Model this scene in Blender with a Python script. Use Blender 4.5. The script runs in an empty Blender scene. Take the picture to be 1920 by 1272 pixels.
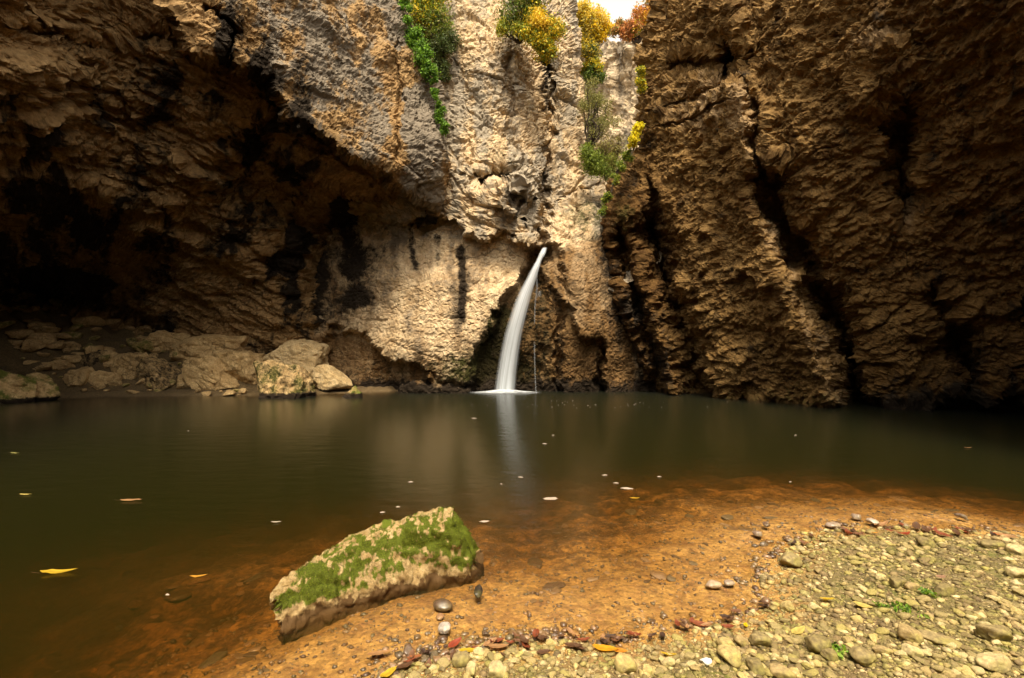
import bpy, bmesh, math, random
import numpy as np
from mathutils import Vector, Matrix

random.seed(7)
rng = np.random.default_rng(7)
scene = bpy.context.scene

# ------------------------------------------------------------------ camera
CAM_H = 1.6            # metres above the pool
FPX = 960.0            # focal length in photo pixels (18 mm on 36 mm)
cam_d = bpy.data.cameras.new('camera'); cam = bpy.data.objects.new('camera', cam_d)
scene.collection.objects.link(cam); scene.camera = cam
cam.location = (0, 0, CAM_H); cam.rotation_euler = (math.radians(90), 0, 0)
cam_d.lens = 18; cam_d.sensor_width = 36; cam_d.clip_start = 0.05; cam_d.clip_end = 500

# ------------------------------------------------------------------ world and sun
SUN_EL, SUN_AZ = math.radians(62), math.radians(178)    # azimuth clockwise from +Y
world = bpy.data.worlds.new('World'); scene.world = world; world.use_nodes = True
wn, wl = world.node_tree.nodes, world.node_tree.links
bg = wn['Background']; bg.inputs['Strength'].default_value = 0.15
sky = wn.new('ShaderNodeTexSky'); sky.sky_type = 'NISHITA'; sky.sun_disc = False
sky.sun_elevation = SUN_EL; sky.sun_rotation = SUN_AZ
sky.dust_density = 4.0; sky.air_density = 1.0; sky.ozone_density = 0.6
hs = wn.new('ShaderNodeHueSaturation'); hs.inputs['Saturation'].default_value = 0.12   # thin overcast: grey-white sky
tn = wn.new('ShaderNodeMix'); tn.data_type = 'RGBA'; tn.blend_type = 'MULTIPLY'; tn.inputs[0].default_value = 1
tn.inputs[7].default_value = (1.0, 0.93, 0.80, 1)
wl.new(sky.outputs[0], hs.inputs['Color']); wl.new(hs.outputs[0], tn.inputs[6]); wl.new(tn.outputs[2], bg.inputs['Color'])
sun_d = bpy.data.lights.new('sun', 'SUN'); sun = bpy.data.objects.new('sun', sun_d); scene.collection.objects.link(sun)
sun_d.energy = 1.5; sun_d.angle = math.radians(14); sun_d.color = (1.0, 0.85, 0.61)
sdir = Vector((math.sin(SUN_AZ)*math.cos(SUN_EL), math.cos(SUN_AZ)*math.cos(SUN_EL), math.sin(SUN_EL)))
sun.rotation_euler = sdir.to_track_quat('Z', 'Y').to_euler(); sun.location = (0, 0, 30)
scene.view_settings.view_transform = 'Standard'; scene.view_settings.look = 'None'
scene.view_settings.gamma = 1; scene.view_settings.use_curve_mapping = False
scene.view_settings.exposure = 1.6
scene.render.engine = 'CYCLES'
cy = scene.cycles
cy.use_denoising = True
cy.max_bounces = 8; cy.diffuse_bounces = 4; cy.glossy_bounces = 3; cy.transmission_bounces = 4
cy.transparent_max_bounces = 24; cy.volume_bounces = 1; cy.sample_clamp_indirect = 6
cy.caustics_reflective = False; cy.caustics_refractive = False

# ------------------------------------------------------------------ numpy noise
_perm = np.random.default_rng(3).permutation(4096).astype(np.int32)
_g = np.random.default_rng(4).normal(size=(4096, 3)); _g /= np.linalg.norm(_g, axis=1)[:, None]; _g = _g.astype(np.float32)
_r4 = np.random.default_rng(5).random((4096, 8)).astype(np.float32)
def _h(i, j, k): return _perm[(_perm[(_perm[i & 4095] + j) & 4095] + k) & 4095]
def perlin(p):
    p = p.astype(np.float32); i = np.floor(p).astype(np.int32); f = p - i
    w = f*f*f*(f*(f*6-15)+10); out = 0
    for dx in (0, 1):
        for dy in (0, 1):
            for dz in (0, 1):
                g = _g[_h(i[:, 0]+dx, i[:, 1]+dy, i[:, 2]+dz)]
                d = (g[:, 0]*(f[:, 0]-dx)+g[:, 1]*(f[:, 1]-dy)+g[:, 2]*(f[:, 2]-dz))
                out = out + d*(w[:, 0] if dx else 1-w[:, 0])*(w[:, 1] if dy else 1-w[:, 1])*(w[:, 2] if dz else 1-w[:, 2])
    return out*1.6
def fbm(p, n=4, rough=0.5, lac=2.03):
    a, s, o = 1.0, 1.0, 0
    for k in range(n):
        o = o + a*perlin(p*s+17.3*k); a *= rough; s *= lac
    return o
def ridged(p, n=4, rough=0.55):
    a, s, o, t = 1.0, 1.0, 0, 0
    for k in range(n):
        o = o + a*(1-2*np.abs(perlin(p*s+9.7*k))); t += a; a *= rough; s *= 2.07
    return o/t
def facets(p, tilt=0.9, off=0.5, jit=0.95, seed=0):
    """fractured blocks: each cell of a 3-D cell pattern has its own offset and tilted face; also the distance to the joint"""
    p = p.astype(np.float32); i = np.floor(p).astype(np.int32)
    n = len(p); b1 = np.full(n, 9, np.float32); b2 = np.full(n, 9, np.float32)
    bid = np.zeros(n, np.int32); bc = np.zeros((n, 3), np.float32)
    for dx in (-1, 0, 1):
        for dy in (-1, 0, 1):
            for dz in (-1, 0, 1):
                h = _h(i[:, 0]+dx+seed*31, i[:, 1]+dy, i[:, 2]+dz)
                c = np.stack([i[:, 0]+dx, i[:, 1]+dy, i[:, 2]+dz], 1).astype(np.float32)+0.5+(_r4[h, :3]-0.5)*jit
                d = ((p-c)**2).sum(1)
                m = d < b1
                b2 = np.where(m, b1, np.minimum(b2, d)); b1 = np.where(m, d, b1)
                bid = np.where(m, h, bid); bc[m] = c[m]
    r = _r4[bid]
    q = p-bc
    v = (r[:, 3]-0.5)*2*off + tilt*((r[:, 4]-0.5)*q[:, 0]+(r[:, 5]-0.5)*q[:, 1]+(r[:, 6]-0.5)*q[:, 2])*2
    e = np.sqrt(b2)-np.sqrt(b1); k = np.clip(e/0.3, 0, 1); return (v+off*0.5)*(k*(2-k)), e, r[:, 7]
def sstep(a, b, x):
    t = np.clip((x-a)/(b-a), 0, 1); return t*t*(3-2*t)
def smootherpoly(poly, t):      # interpolate x as a function of y
    a = np.array(poly, float); return np.interp(t, a[:, 0], a[:, 1])
def polydist(px, py, poly):
    """distance to a polyline and a sign: + on its left when walking along it with y down (i.e. above a left-to-right line)"""
    best = np.full(px.shape, 1e9); sg = np.zeros(px.shape); tt = np.zeros(px.shape); L = len(poly)-1
    for k in range(L):
        (x0, y0), (x1, y1) = poly[k], poly[k+1]
        dx, dy = x1-x0, y1-y0; l2 = dx*dx+dy*dy
        t = np.clip(((px-x0)*dx+(py-y0)*dy)/l2, 0, 1)
        d = np.hypot(px-x0-t*dx, py-y0-t*dy)
        s = np.sign(dy*(px-x0)-dx*(py-y0))
        m = d < best
        best = np.where(m, d, best); sg = np.where(m, s, sg); tt = np.where(m, (k+t)/L, tt)
    return best, sg, tt
def inpoly(px, py, poly, w):
    """1 inside a closed outline, 0 outside, soft over w"""
    p = list(poly)+[poly[0]]; d, _, _ = polydist(px, py, p); ins = np.zeros(px.shape, bool)
    for (x0, y0), (x1, y1) in zip(p[:-1], p[1:]):
        if y0 != y1: ins ^= ((y0 > py) != (y1 > py)) & (px < (x1-x0)*(py-y0)/(y1-y0)+x0)
    return sstep(-w, w, np.where(ins, d, -d))
def tps(ctrl):
    c = np.array(ctrl, float); P = c[:, :2]/500; v = c[:, 2]; n = len(c)
    U = lambda r2: 0.5*r2*np.log(r2+1e-9)
    K = U(((P[:, None]-P[None])**2).sum(2))+np.eye(n)*2e-2
    Q = np.c_[np.ones(n), P]; A = np.block([[K, Q], [Q.T, np.zeros((3, 3))]])
    w = np.linalg.solve(A, np.r_[v, 0, 0, 0])
    def f(px, py):
        x, y = px/500, py/500; o = w[n]+w[n+1]*x+w[n+2]*y
        for k in range(n): o = o+w[k]*U((x-P[k, 0])**2+(y-P[k, 1])**2)
        return o
    return f
def world_pt(px, py, Y):
    return np.stack([(px-960)/FPX*Y, Y+0*px, CAM_H-(py-636)/FPX*Y], -1)

# ------------------------------------------------------------------ object helpers
def tag(o, label=None, cat=None, group=None, kind=None):
    if label: o['label'] = label
    if cat: o['category'] = cat
    if group: o['group'] = group
    if kind: o['kind'] = kind
    return o
def link(o, parent=None):
    scene.collection.objects.link(o)
    if parent: o.parent = parent
    return o
def mesh_np(name, V, F, mat, parent=None, smooth=True, attrs=None):
    """V (n,3), F (m,3|4) -> one mesh object"""
    me = bpy.data.meshes.new(name); F = np.asarray(F, np.int32); k = F.shape[1]
    me.vertices.add(len(V)); me.vertices.foreach_set('co', np.asarray(V, np.float32).ravel())
    me.loops.add(F.size); me.loops.foreach_set('vertex_index', F.ravel())
    me.polygons.add(len(F)); me.polygons.foreach_set('loop_start', np.arange(0, F.size, k, dtype=np.int32))
    me.polygons.foreach_set('loop_total', np.full(len(F), k, np.int32))
    me.polygons.foreach_set('use_smooth', np.full(len(F), smooth))
    for an, av in (attrs or {}).items():
        a = me.color_attributes.new(an, 'FLOAT_COLOR', 'POINT'); a.data.foreach_set('color', np.asarray(av, np.float32).ravel())
    me.update(calc_edges=True)
    if mat: me.materials.append(mat)
    o = bpy.data.objects.new(name, me); link(o, parent)
    return o
def grid_faces(nr, nc):
    a = np.arange(nr*nc).reshape(nr, nc)
    return np.stack([a[:-1, :-1], a[1:, :-1], a[1:, 1:], a[:-1, 1:]], -1).reshape(-1, 4)
def grid_normals(G):
    du = np.gradient(G, axis=1); dv = np.gradient(G, axis=0)
    n = np.cross(du, dv); n /= np.linalg.norm(n, axis=-1)[..., None]+1e-9
    c = -(G*1.0); c[..., 2] += CAM_H
    flip = np.sign((n*c).sum(-1)); flip[flip == 0] = 1
    return n*flip[..., None]
def blur(a, k):
    for ax in (0, 1):
        c = np.cumsum(np.concatenate([np.repeat(np.take(a, [0], ax), k+1, ax), a, np.repeat(np.take(a, [-1], ax), k, ax)], ax), ax)
        n = a.shape[ax]; a = (np.take(c, range(2*k+1, 2*k+1+n), ax)-np.take(c, range(0, n), ax))/(2*k+1)
    return a

# ------------------------------------------------------------------ materials
def mat_new(name):
    m = bpy.data.materials.new(name); m.use_nodes = True
    nt = m.node_tree; b = nt.nodes['Principled BSDF']; return m, nt, b
def N(nt, t, **k):
    n = nt.nodes.new(t)
    for a, v in k.items():
        if a.startswith('i_'):
            key = a[2:]; n.inputs[int(key) if key.isdigit() else key].default_value = v
        else: setattr(n, a, v)
    return n
def mixc(nt, fac, a, b, mode='MIX'):
    n = nt.nodes.new('ShaderNodeMix'); n.data_type = 'RGBA'; n.blend_type = mode
    for s, v in ((0, fac), (6, a), (7, b)):
        if hasattr(v, 'is_linked') or hasattr(v, 'links'): nt.links.new(v, n.inputs[s])
        else: n.inputs[s].default_value = v if s == 0 else (*v, 1)
    return n.outputs[2]
def math_(nt, op, a, b=0.0, clamp=False):
    n = nt.nodes.new('ShaderNodeMath'); n.operation = op; n.use_clamp = clamp
    for s, v in ((0, a), (1, b)):
        if hasattr(v, 'links'): nt.links.new(v, n.inputs[s])
        else: n.inputs[s].default_value = v
    return n.outputs[0]
def ramp(nt, f, stops):
    n = nt.nodes.new('ShaderNodeValToRGB'); e = n.color_ramp.elements
    while len(e) < len(stops): e.new(0.5)
    for k, (p, c) in enumerate(stops):
        e[k].position = p; e[k].color = (*c, 1) if len(c) == 3 else c
    nt.links.new(f, n.inputs[0]); return n.outputs[0]
def g3(v): return (v, v, v)

def rock_material(name, c1, c2, c3, dark=(0.022, 0.015, 0.009), grey=(0.19, 0.155, 0.115), moss=(0.06, 0.07, 0.012),
                  scale=1.0, bump=0.5, rough=0.88, spec=0.15, stretch=(1, 1, 1), rot=(0, 0, 0), attr=True, dist=0.04, fine=1.0):
    m, nt, b = mat_new(name); L = nt.links
    tc = N(nt, 'ShaderNodeTexCoord'); mp = N(nt, 'ShaderNodeMapping'); mp.inputs['Scale'].default_value = stretch; mp.inputs['Rotation'].default_value = rot
    L.new(tc.outputs['Object'], mp.inputs[0]); co = mp.outputs[0]
    def noise(s, d=6, r=0.6, ds=0.0):
        n = N(nt, 'ShaderNodeTexNoise'); n.inputs['Scale'].default_value = s*scale; n.inputs['Detail'].default_value = d
        n.inputs['Roughness'].default_value = r; n.inputs['Distortion'].default_value = ds; L.new(co, n.inputs['Vector']); return n.outputs[0]
    n1, n2, n3 = noise(0.55, 8, 0.65, 0.6), noise(3.1, 8, 0.7, 0.3), noise(14*fine, 6, 0.7)
    col = mixc(nt, ramp(nt, n1, [(0.36, g3(0)), (0.64, g3(1))]), c1, c2)
    col = mixc(nt, ramp(nt, n2, [(0.42, g3(0)), (0.68, g3(1))]), col, c3)
    sp = ramp(nt, n3, [(0.3, g3(0.55)), (0.5, g3(1.0)), (0.75, g3(1.25))])
    col = mixc(nt, 1.0, col, sp, 'MULTIPLY')
    vor = N(nt, 'ShaderNodeTexVoronoi', feature='DISTANCE_TO_EDGE'); vor.inputs['Scale'].default_value = 2.3*scale
    wv = mixc(nt, 0.16, co, N(nt, 'ShaderNodeTexNoise', i_Scale=2.5*scale, i_Detail=4.0).outputs[1]); L.new(wv, vor.inputs['Vector'])
    crack = ramp(nt, vor.outputs[0], [(0.0, g3(0.35)), (0.035, g3(1))])
    ck = ramp(nt, noise(0.9, 3), [(0.5, g3(0)), (0.6, g3(1))])
    crack = mixc(nt, ck, (1, 1, 1), crack)
    col = mixc(nt, 1.0, col, crack, 'MULTIPLY')
    if attr:
        at = N(nt, 'ShaderNodeAttribute', attribute_name='mask'); sp_ = N(nt, 'ShaderNodeSeparateColor'); L.new(at.outputs['Color'], sp_.inputs[0])
        nn = noise(5, 7, 0.72, 0.5)
        def mk(s, lo=0.15):
            v = math_(nt, 'ADD', s, math_(nt, 'MULTIPLY', math_(nt, 'SUBTRACT', nn, 0.5), 1.6))
            return ramp(nt, math_(nt, 'MULTIPLY', v, ramp(nt, s, [(0.0, g3(0)), (lo, g3(1))])), [(0.3, g3(0)), (0.7, g3(1))])
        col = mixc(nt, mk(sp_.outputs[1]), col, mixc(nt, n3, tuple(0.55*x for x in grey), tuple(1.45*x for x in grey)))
        col = mixc(nt, mk(sp_.outputs[2]), col, mixc(nt, n3, tuple(0.4*x for x in moss), tuple(1.7*x for x in moss)))
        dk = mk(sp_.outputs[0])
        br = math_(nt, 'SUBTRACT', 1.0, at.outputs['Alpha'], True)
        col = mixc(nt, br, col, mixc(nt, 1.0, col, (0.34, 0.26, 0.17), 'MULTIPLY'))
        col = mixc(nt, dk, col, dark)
    L.new(col, b.inputs['Base Color']); b.inputs['Roughness'].default_value = rough; b.inputs['Specular IOR Level'].default_value = spec
    h = math_(nt, 'ADD', math_(nt, 'MULTIPLY', noise(7, 8, 0.72, 0.4), 1.0), math_(nt, 'MULTIPLY', n3, 0.45))
    h = math_(nt, 'ADD', h, math_(nt, 'MULTIPLY', noise(45*fine, 5, 0.7), 0.18))
    bp = N(nt, 'ShaderNodeBump'); bp.inputs['Strength'].default_value = bump; bp.inputs['Distance'].default_value = dist
    L.new(h, bp.inputs['Height']); L.new(bp.outputs[0], b.inputs['Normal'])
    return m

M = {}
M['cliff_left'] = rock_material('ochre_laminated_limestone', (0.27, 0.16, 0.066), (0.165, 0.094, 0.036), (0.40, 0.26, 0.12), scale=0.8, bump=0.7, dist=0.06)
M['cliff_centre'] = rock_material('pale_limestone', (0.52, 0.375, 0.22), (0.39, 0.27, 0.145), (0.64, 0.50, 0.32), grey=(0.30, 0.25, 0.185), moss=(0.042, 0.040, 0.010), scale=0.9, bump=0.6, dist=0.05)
M['cliff_right'] = rock_material('brown_knobbly_limestone', (0.185, 0.104, 0.033), (0.095, 0.050, 0.016), (0.31, 0.19, 0.07), grey=(0.34, 0.23, 0.12), scale=1.0, bump=0.8, dist=0.06)
M['cliff_far'] = rock_material('far_pale_limestone', (0.52, 0.41, 0.27), (0.44, 0.33, 0.2), (0.62, 0.5, 0.35), scale=0.5, bump=0.6, dist=0.08)

# ------------------------------------------------------------------ cliffs
def rows_axis(top, bottom, step=2.4, f0=-40, f1=1290):
    """pixel-angle rows: fine where the photo looks, coarser outside"""
    a = [f0]; s = step
    while a[-1] > top: s *= 1.12; a.append(a[-1]-s)
    up = a[::-1]
    mid = list(np.arange(f0+step, min(bottom, f1), step))
    return np.array(up+mid)
def out_axis(n_in, n_out, step=2.4):
    a = list(np.arange(0, n_in, step)); s = step
    while a[-1] < n_out: s *= 1.1; a.append(a[-1]+s)
    return np.array(a)
class Feat:
    def __init__(s): s.f = []
    def step(s, poly, w, amp, reach=None):   # adds amp metres of depth on the + side over w px, fading out by `reach`
        s.f.append(('s', poly, w, amp, reach)); return s
    def dent(s, poly, w, amp): s.f.append(('p', poly, w, amp, None)); return s
    def groove(s, poly, w, amp, taper=True): s.f.append(('g', poly, w, amp, taper)); return s
    def apply(s, px, py, D, warp):
        x, y = px+warp[0], py+warp[1]
        for kind, poly, w, amp, r in s.f:
            if kind == 'p': D = D+amp*inpoly(x, y, poly, w); continue
            d, sg, t = polydist(x, y, poly)
            if kind == 's':
                e = sstep(-w/2, w/2, d*sg)
                if r: e = e*(1-sstep(r*0.4, r, d))
                D = D+amp*e*(sstep(0, 0.06, t)*(1-sstep(0.94, 1.0, t)) if r else 1)
            else:
                wid = w*(np.minimum(1, 4*np.minimum(t+0.05, 1.05-t)) if r else 1)
                D = D+amp*np.exp(-(d/wid)**2)*(np.minimum(1, 5*np.minimum(t, 1-t)+0.15) if r else 1)
        return D
def wave(px, py, s, a, seed):
    q = np.stack([px.ravel()/s, py.ravel()/s, np.full(px.size, seed*7.7)], 1)
    return (a*fbm(q, 4, 0.55)).reshape(px.shape), (a*fbm(q+31.7, 4, 0.55)).reshape(px.shape)
def sheet(name, px, py, ctrl, feat, relief, mask, mat, curl=None, dmin=2.5, seed=1, zmin=-1.2):
    D = tps(ctrl)(px, py)
    wx, wy = wave(px, py, 60, 14, seed); wx2, wy2 = wave(px, py, 17, 4, seed+3)
    D = feat.apply(px, py, D, (wx+wx2, wy+wy2))
    if curl is not None: D = D+curl
    D = np.maximum(D, dmin)
    G = world_pt(px, py, D)
    G0 = G.copy()
    n = grid_normals(np.stack([blur(G[..., k], 4) for k in range(3)], -1))
    h = relief(G0.reshape(-1, 3), px.ravel(), py.ravel()).reshape(px.shape)
    G = G+n*h[..., None]
    mk = mask(px, py, G0.reshape(-1, 3), h)
    A = (mk if mk.shape[-1] == 4 else np.concatenate([mk, np.ones(px.shape+(1,))], -1)); A = np.clip(A, 0, 1).reshape(-1, 4)
    return mesh_np(name, G.reshape(-1, 3), grid_faces(*px.shape), mat, smooth=False, attrs={'mask': A}), D
def strat(P, n, k, s=1.0):
    """squash space along the bedding normal n by factor k"""
    n = np.array(n, float); n /= np.linalg.norm(n)
    return (P+np.outer(P@n, n)*(k-1))*s
def ledges(P, n, sp, seed=0, wob=0.35, sharp=1.4):
    """stepped beds: every layer swells outwards towards its upper edge, then drops back; layers vary in depth and run out sideways"""
    n = np.array(n, float); n /= np.linalg.norm(n)
    u = (P@n)/sp+wob*fbm(P/sp*0.35+seed*3.3, 3)+0.12*fbm(P/sp*1.6+seed, 3, 0.6); k = np.floor(u); f = u-k
    amp = _r4[(k.astype(np.int64)*37+seed*101) & 4095, 0]
    run = np.clip(0.5+1.3*perlin(P/sp*0.22+k[:, None]*5.3+seed), 0, 1)
    return f**sharp*(1-sstep(0.80, 1.0, f))*(0.25+0.75*amp)*run*1.3
def blob(px, py, cx, cy, rx, ry, rot=0):
    c, s = math.cos(math.radians(rot)), math.sin(math.radians(rot)); x, y = px-cx, py-cy
    u, v = (x*c+y*s)/rx, (-x*s+y*c)/ry
    return np.clip(1.25-np.sqrt(u*u+v*v), 0, 1)
def streak(px, py, poly, w):
    d, _, t = polydist(px, py, poly); return np.clip(1.3-d/w, 0, 1)
def edge_s(s, n=8):       # columns that carry the silhouette round the corner, out of the camera's sight
    return np.r_[-np.arange(n, 0, -1), s]

# ---- centre cliff: the pale wall behind the fall
RECESS = [(990, 468), (1012, 462), (1026, 490), (1036, 540), (1044, 600), (1050, 850), (850, 850), (895, 690), (905, 640), (928, 590), (960, 548), (976, 525)]
TONGUE = [(1036, 540), (1048, 575), (1075, 610), (1104, 628), (1126, 650), (1134, 700), (1140, 850), (1040, 850)]
rows = rows_axis(-700, 800)
def fx_centre():
    f = Feat()
    # overhanging lip along the foot of the upper wall: below it the wall steps back
    f.step([(1060, 455), (1005, 462), (955, 446), (905, 438), (830, 412), (760, 408), (560, 392)], 7, 0.55, 120)
    # jutting block above the fall
    f.step([(925, 385), (965, 398), (1000, 366), (990, 330)], 10, -0.6, 60)
    f.step([(895, 362), (935, 352), (968, 398), (1004, 368)], 8, 0.8, 50)
    # recess behind the fall, diagonal edge of the bright panel
    f.dent(RECESS, 9, 0.6)
    f.groove([(1012, 480), (1005, 560), (1000, 800)], 20, 0.3, False)
    f.dent(TONGUE, 7, 0.4)
    f.groove([(1122, 640), (1124, 700), (1126, 800)], 6, 0.35, False)
    # undercut at the foot of the panel
    f.step([(800, 730), (799, 700), (760, 685), (720, 668), (695, 640), (670, 628), (600, 615)], 8, 0.5, 160)
    f.groove([(800, 700), (850, 716), (900, 728)], 6, 0.25)
    # pillar joints
    f.groove([(1024, 60), (1028, 200), (1022, 330), (1020, 480)], 7, 0.7, False)
    f.groove([(958, 60), (952, 140), (965, 210), (958, 250), (972, 330)], 9, 0.35)
    f.groove([(985, 60), (1018, 100), (1030, 170)], 6, 0.4)
    f.groove([(1035, 385), (1070, 372), (1100, 352), (1140, 358)], 3, 0.25)
    f.groove([(870, 240), (885, 330), (900, 380)], 4, 0.15)
    f.groove([(860, 480), (868, 520), (866, 590)], 9, 0.15)
    return f
right_c = [(-2000, 1035), (-300, 1050), (0, 1078), (60, 1083), (130, 1090), (230, 1100), (290, 1103), (330, 1120), (370, 1148), (400, 1200), (430, 1230), (800, 1300)]
s = out_axis(730, 770)
S = edge_s(s)[None, :]; R = smootherpoly(right_c, rows)[:, None]
jag = fbm(np.c_[rows/22.0, rows*0, rows*0+4], 4, 0.6)[:, None]*5
PX = R+jag-np.maximum(S, 0)-2*np.minimum(S, 0)*-1.0; PY = rows[:, None]+0*PX
curl_c = np.where(S < 0, -S*0.35, 0)+0.9*np.clip(1-S/26.0, 0, 1)**2.2
ctrl = [(560, 100, 17.4), (700, 50, 17.2), (830, 0, 16.8), (830, 200, 16.2), (840, 400, 15.5), (700, 400, 16.2), (560, 400, 17.3), (560, 600, 17.0), (620, 620, 16.2),
        (900, 0, 16.6), (900, 200, 15.9), (900, 420, 15.3), (980, 100, 15.9), (980, 300, 15.6), (1000, 440, 15.3), (1050, 0, 19.5), (1060, 200, 18.6), (1060, 350, 17.2), (1080, 440, 15.8),
        (1120, 380, 17.6), (1150, 430, 16.4), (700, 500, 15.7), (800, 560, 15.2), (800, 660, 15.0), (900, 600, 15.2), (950, 500, 15.5), (950, 735, 15.3), (700, 735, 15.6), (600, 735, 15.9),
        (1085, 520, 15.0), (1120, 620, 14.7), (1080, 735, 15.2), (1200, 600, 16.2), (1200, 735, 15.9), (1290, 735, 16), (700, -700, 18.5), (1000, -700, 18), (1050, -300, 20)]
def relief_c(P, px, py):
    n = (0.35, 0.15, 1.0)
    Q = strat(P, n, 1.6)
    w = np.stack([fbm(Q*0.7+k*11, 3) for k in (1, 2, 3)], 1)*0.10
    a, e, _ = facets(Q*0.55+w, 0.9, 0.5, seed=1); b, e2, _ = facets(Q*1.7+w*1.2, 0.9, 0.45, seed=2); c, e3, _ = facets(Q*4.6+w*1.6, 0.8, 0.5, seed=3)
    upper = 1-sstep(410, 450, py)*sstep(560, 640, px)
    smoothpan = np.where((py > 440) & (px < 1010), 0.35, 1.0)
    smoothpan = 1-(1-0.20)*sstep(430, 470, py)
    d4, e4, _ = facets(Q*9.0+w*2, 0.9, 0.5, seed=31)
    h = 0.20*a*smoothpan+0.06*b*smoothpan+0.030*c*(0.15+0.85*smoothpan)+0.018*d4*(0.4+0.6*smoothpan)+0.10*fbm(P*0.7, 3)+0.10*fbm(P*np.array([1.5, 1.5, 0.4])+5, 3)*smoothpan+0.018*ridged(P*3.0, 5)+0.08*ledges(P, (0.35, 0.15, 1), 0.75, 1)*smoothpan+0.035*ledges(P, (0.5, 0.15, 1), 0.24, 11)*(0.1+0.9*smoothpan)+0.10*fbm(P*np.array([0.9, 0.9, 0.5])+9, 3)*(1-smoothpan)+0.025*fbm(P*9, 5, 0.65)
    h -= 0.10*np.exp(-(e/0.035)**2)*smoothpan+0.045*np.exp(-(e2/0.05)**2)*smoothpan+0.022*np.exp(-(e3/0.07)**2)
    return h
def mask_c(px, py, P, h):
    wx, wy = wave(px, py, 18, 4, 71); px, py = px+wx, py+2*wy
    o = np.zeros(px.shape+(3,))
    dk = 0.62*inpoly(px, py, RECESS, 22)+0.30*inpoly(px, py, TONGUE, 10)+streak(px, py, [(862, 470), (868, 520), (866, 596)], 11)*0.9  # recess and tongue terms put their shade into the colour; streaks are stains
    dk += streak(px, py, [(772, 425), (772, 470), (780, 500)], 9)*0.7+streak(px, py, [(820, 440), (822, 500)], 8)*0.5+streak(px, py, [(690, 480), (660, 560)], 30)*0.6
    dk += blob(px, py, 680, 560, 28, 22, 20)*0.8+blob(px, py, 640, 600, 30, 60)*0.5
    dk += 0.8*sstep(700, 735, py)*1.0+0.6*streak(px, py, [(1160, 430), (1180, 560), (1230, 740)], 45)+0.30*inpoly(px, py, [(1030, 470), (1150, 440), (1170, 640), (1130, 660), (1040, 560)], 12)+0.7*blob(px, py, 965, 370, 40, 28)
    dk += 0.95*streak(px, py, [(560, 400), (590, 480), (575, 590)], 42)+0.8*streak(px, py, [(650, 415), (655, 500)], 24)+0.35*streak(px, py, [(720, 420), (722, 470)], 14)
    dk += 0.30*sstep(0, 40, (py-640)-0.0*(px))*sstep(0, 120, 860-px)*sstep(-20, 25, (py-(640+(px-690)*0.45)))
    dk += streak(px, py, [(1020, 60), (1018, 200)], 12)*0.6
    o[..., 0] = dk
    v = fbm(np.c_[px.ravel()/38, py.ravel()/150, px.ravel()*0], 4, 0.6).reshape(px.shape)
    o[..., 1] = 0.5+0.55*v-0.35*sstep(430, 480, py)
    o[..., 2] = 0.40*blob(px, py, 870, 690, 110, 45)+0.6*blob(px, py, 930, 640, 30, 90)+0.35*blob(px, py, 700, 700, 100, 50)+0.55*blob(px, py, 1100, 410, 60, 60)+0.35*blob(px, py, 930, 300, 50, 70)+0.35*blob(px, py, 900, 705, 110, 55)
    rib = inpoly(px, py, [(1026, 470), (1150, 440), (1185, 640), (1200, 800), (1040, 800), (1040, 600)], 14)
    al = 1-0.72*rib-0.4*rib*sstep(580, 680, py)-0.55*sstep(600, 700, py)*sstep(1000, 900, px)*sstep(760, 860, px+0.4*(py-640))*(0.8+v)-0.30*sstep(760, 640, px)*sstep(430, 500, py)-0.9*inpoly(px, py, RECESS, 14)-0.75*inpoly(px, py, TONGUE, 10)-0.5*rib*sstep(600, 700, py)  # wet brown rib, plus painted shade on its foot, the tongue and the recess
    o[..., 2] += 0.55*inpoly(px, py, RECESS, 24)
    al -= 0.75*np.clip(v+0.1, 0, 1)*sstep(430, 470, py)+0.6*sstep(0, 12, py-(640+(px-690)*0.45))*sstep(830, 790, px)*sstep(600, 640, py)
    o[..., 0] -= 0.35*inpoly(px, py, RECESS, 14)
    return np.concatenate([o, np.clip(al, 0, 1)[..., None]], -1)
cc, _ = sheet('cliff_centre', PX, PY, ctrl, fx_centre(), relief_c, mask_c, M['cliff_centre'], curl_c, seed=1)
tag(cc, 'tall pale limestone cliff behind the waterfall', kind='structure')

# ---- far wall of the gorge, seen through the cleft
cols = np.arange(1030, 1330, 3.0)
top = np.interp(cols, [1030, 1090, 1130, 1165, 1200, 1250, 1330], [-60, 50, 86, 78, 48, 10, -30])+fbm(np.c_[cols/14, cols*0, cols*0], 4)*6
T = np.r_[-np.arange(6, 0, -1), np.arange(0, 470, 3.0)][:, None]
PY = top[None]+np.maximum(T, 0)-T*0+np.where(T < 0, -T*1.0, 0); PX = cols[None]+0*PY
ctrl = [(1030, 0, 30), (1080, 100, 31), (1105, 200, 32), (1110, 330, 27), (1140, 100, 28), (1140, 350, 23), (1200, 60, 26), (1200, 250, 23), (1200, 350, 20), (1320, 60, 24), (1320, 350, 20), (1150, 440, 18.5), (1050, 440, 22)]
def relief_f(P, px, py):
    Q = strat(P, (0.2, 0.1, 1), 0.6)
    a, e, _ = facets(Q*0.4, 0.9, 0.5, seed=4); b, e2, _ = facets(Q*1.2, 0.9, 0.5, seed=5)
    return 0.5*a+0.25*b+0.15*fbm(P*1.5, 5, 0.6)+0.06*ridged(P*4, 4)
def mask_f(px, py, P, h):
    o = np.zeros(px.shape+(3,))
    o[..., 1] = 0.35+0.5*fbm(np.c_[px.ravel()/20, py.ravel()/60, px.ravel()*0+3], 3).reshape(px.shape)
    o[..., 0] = 0.5*streak(px, py, [(1110, 150), (1120, 250), (1115, 330)], 22)
    o[..., 2] = 0.5*blob(px, py, 1150, 290, 60, 60)
    return o
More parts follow.
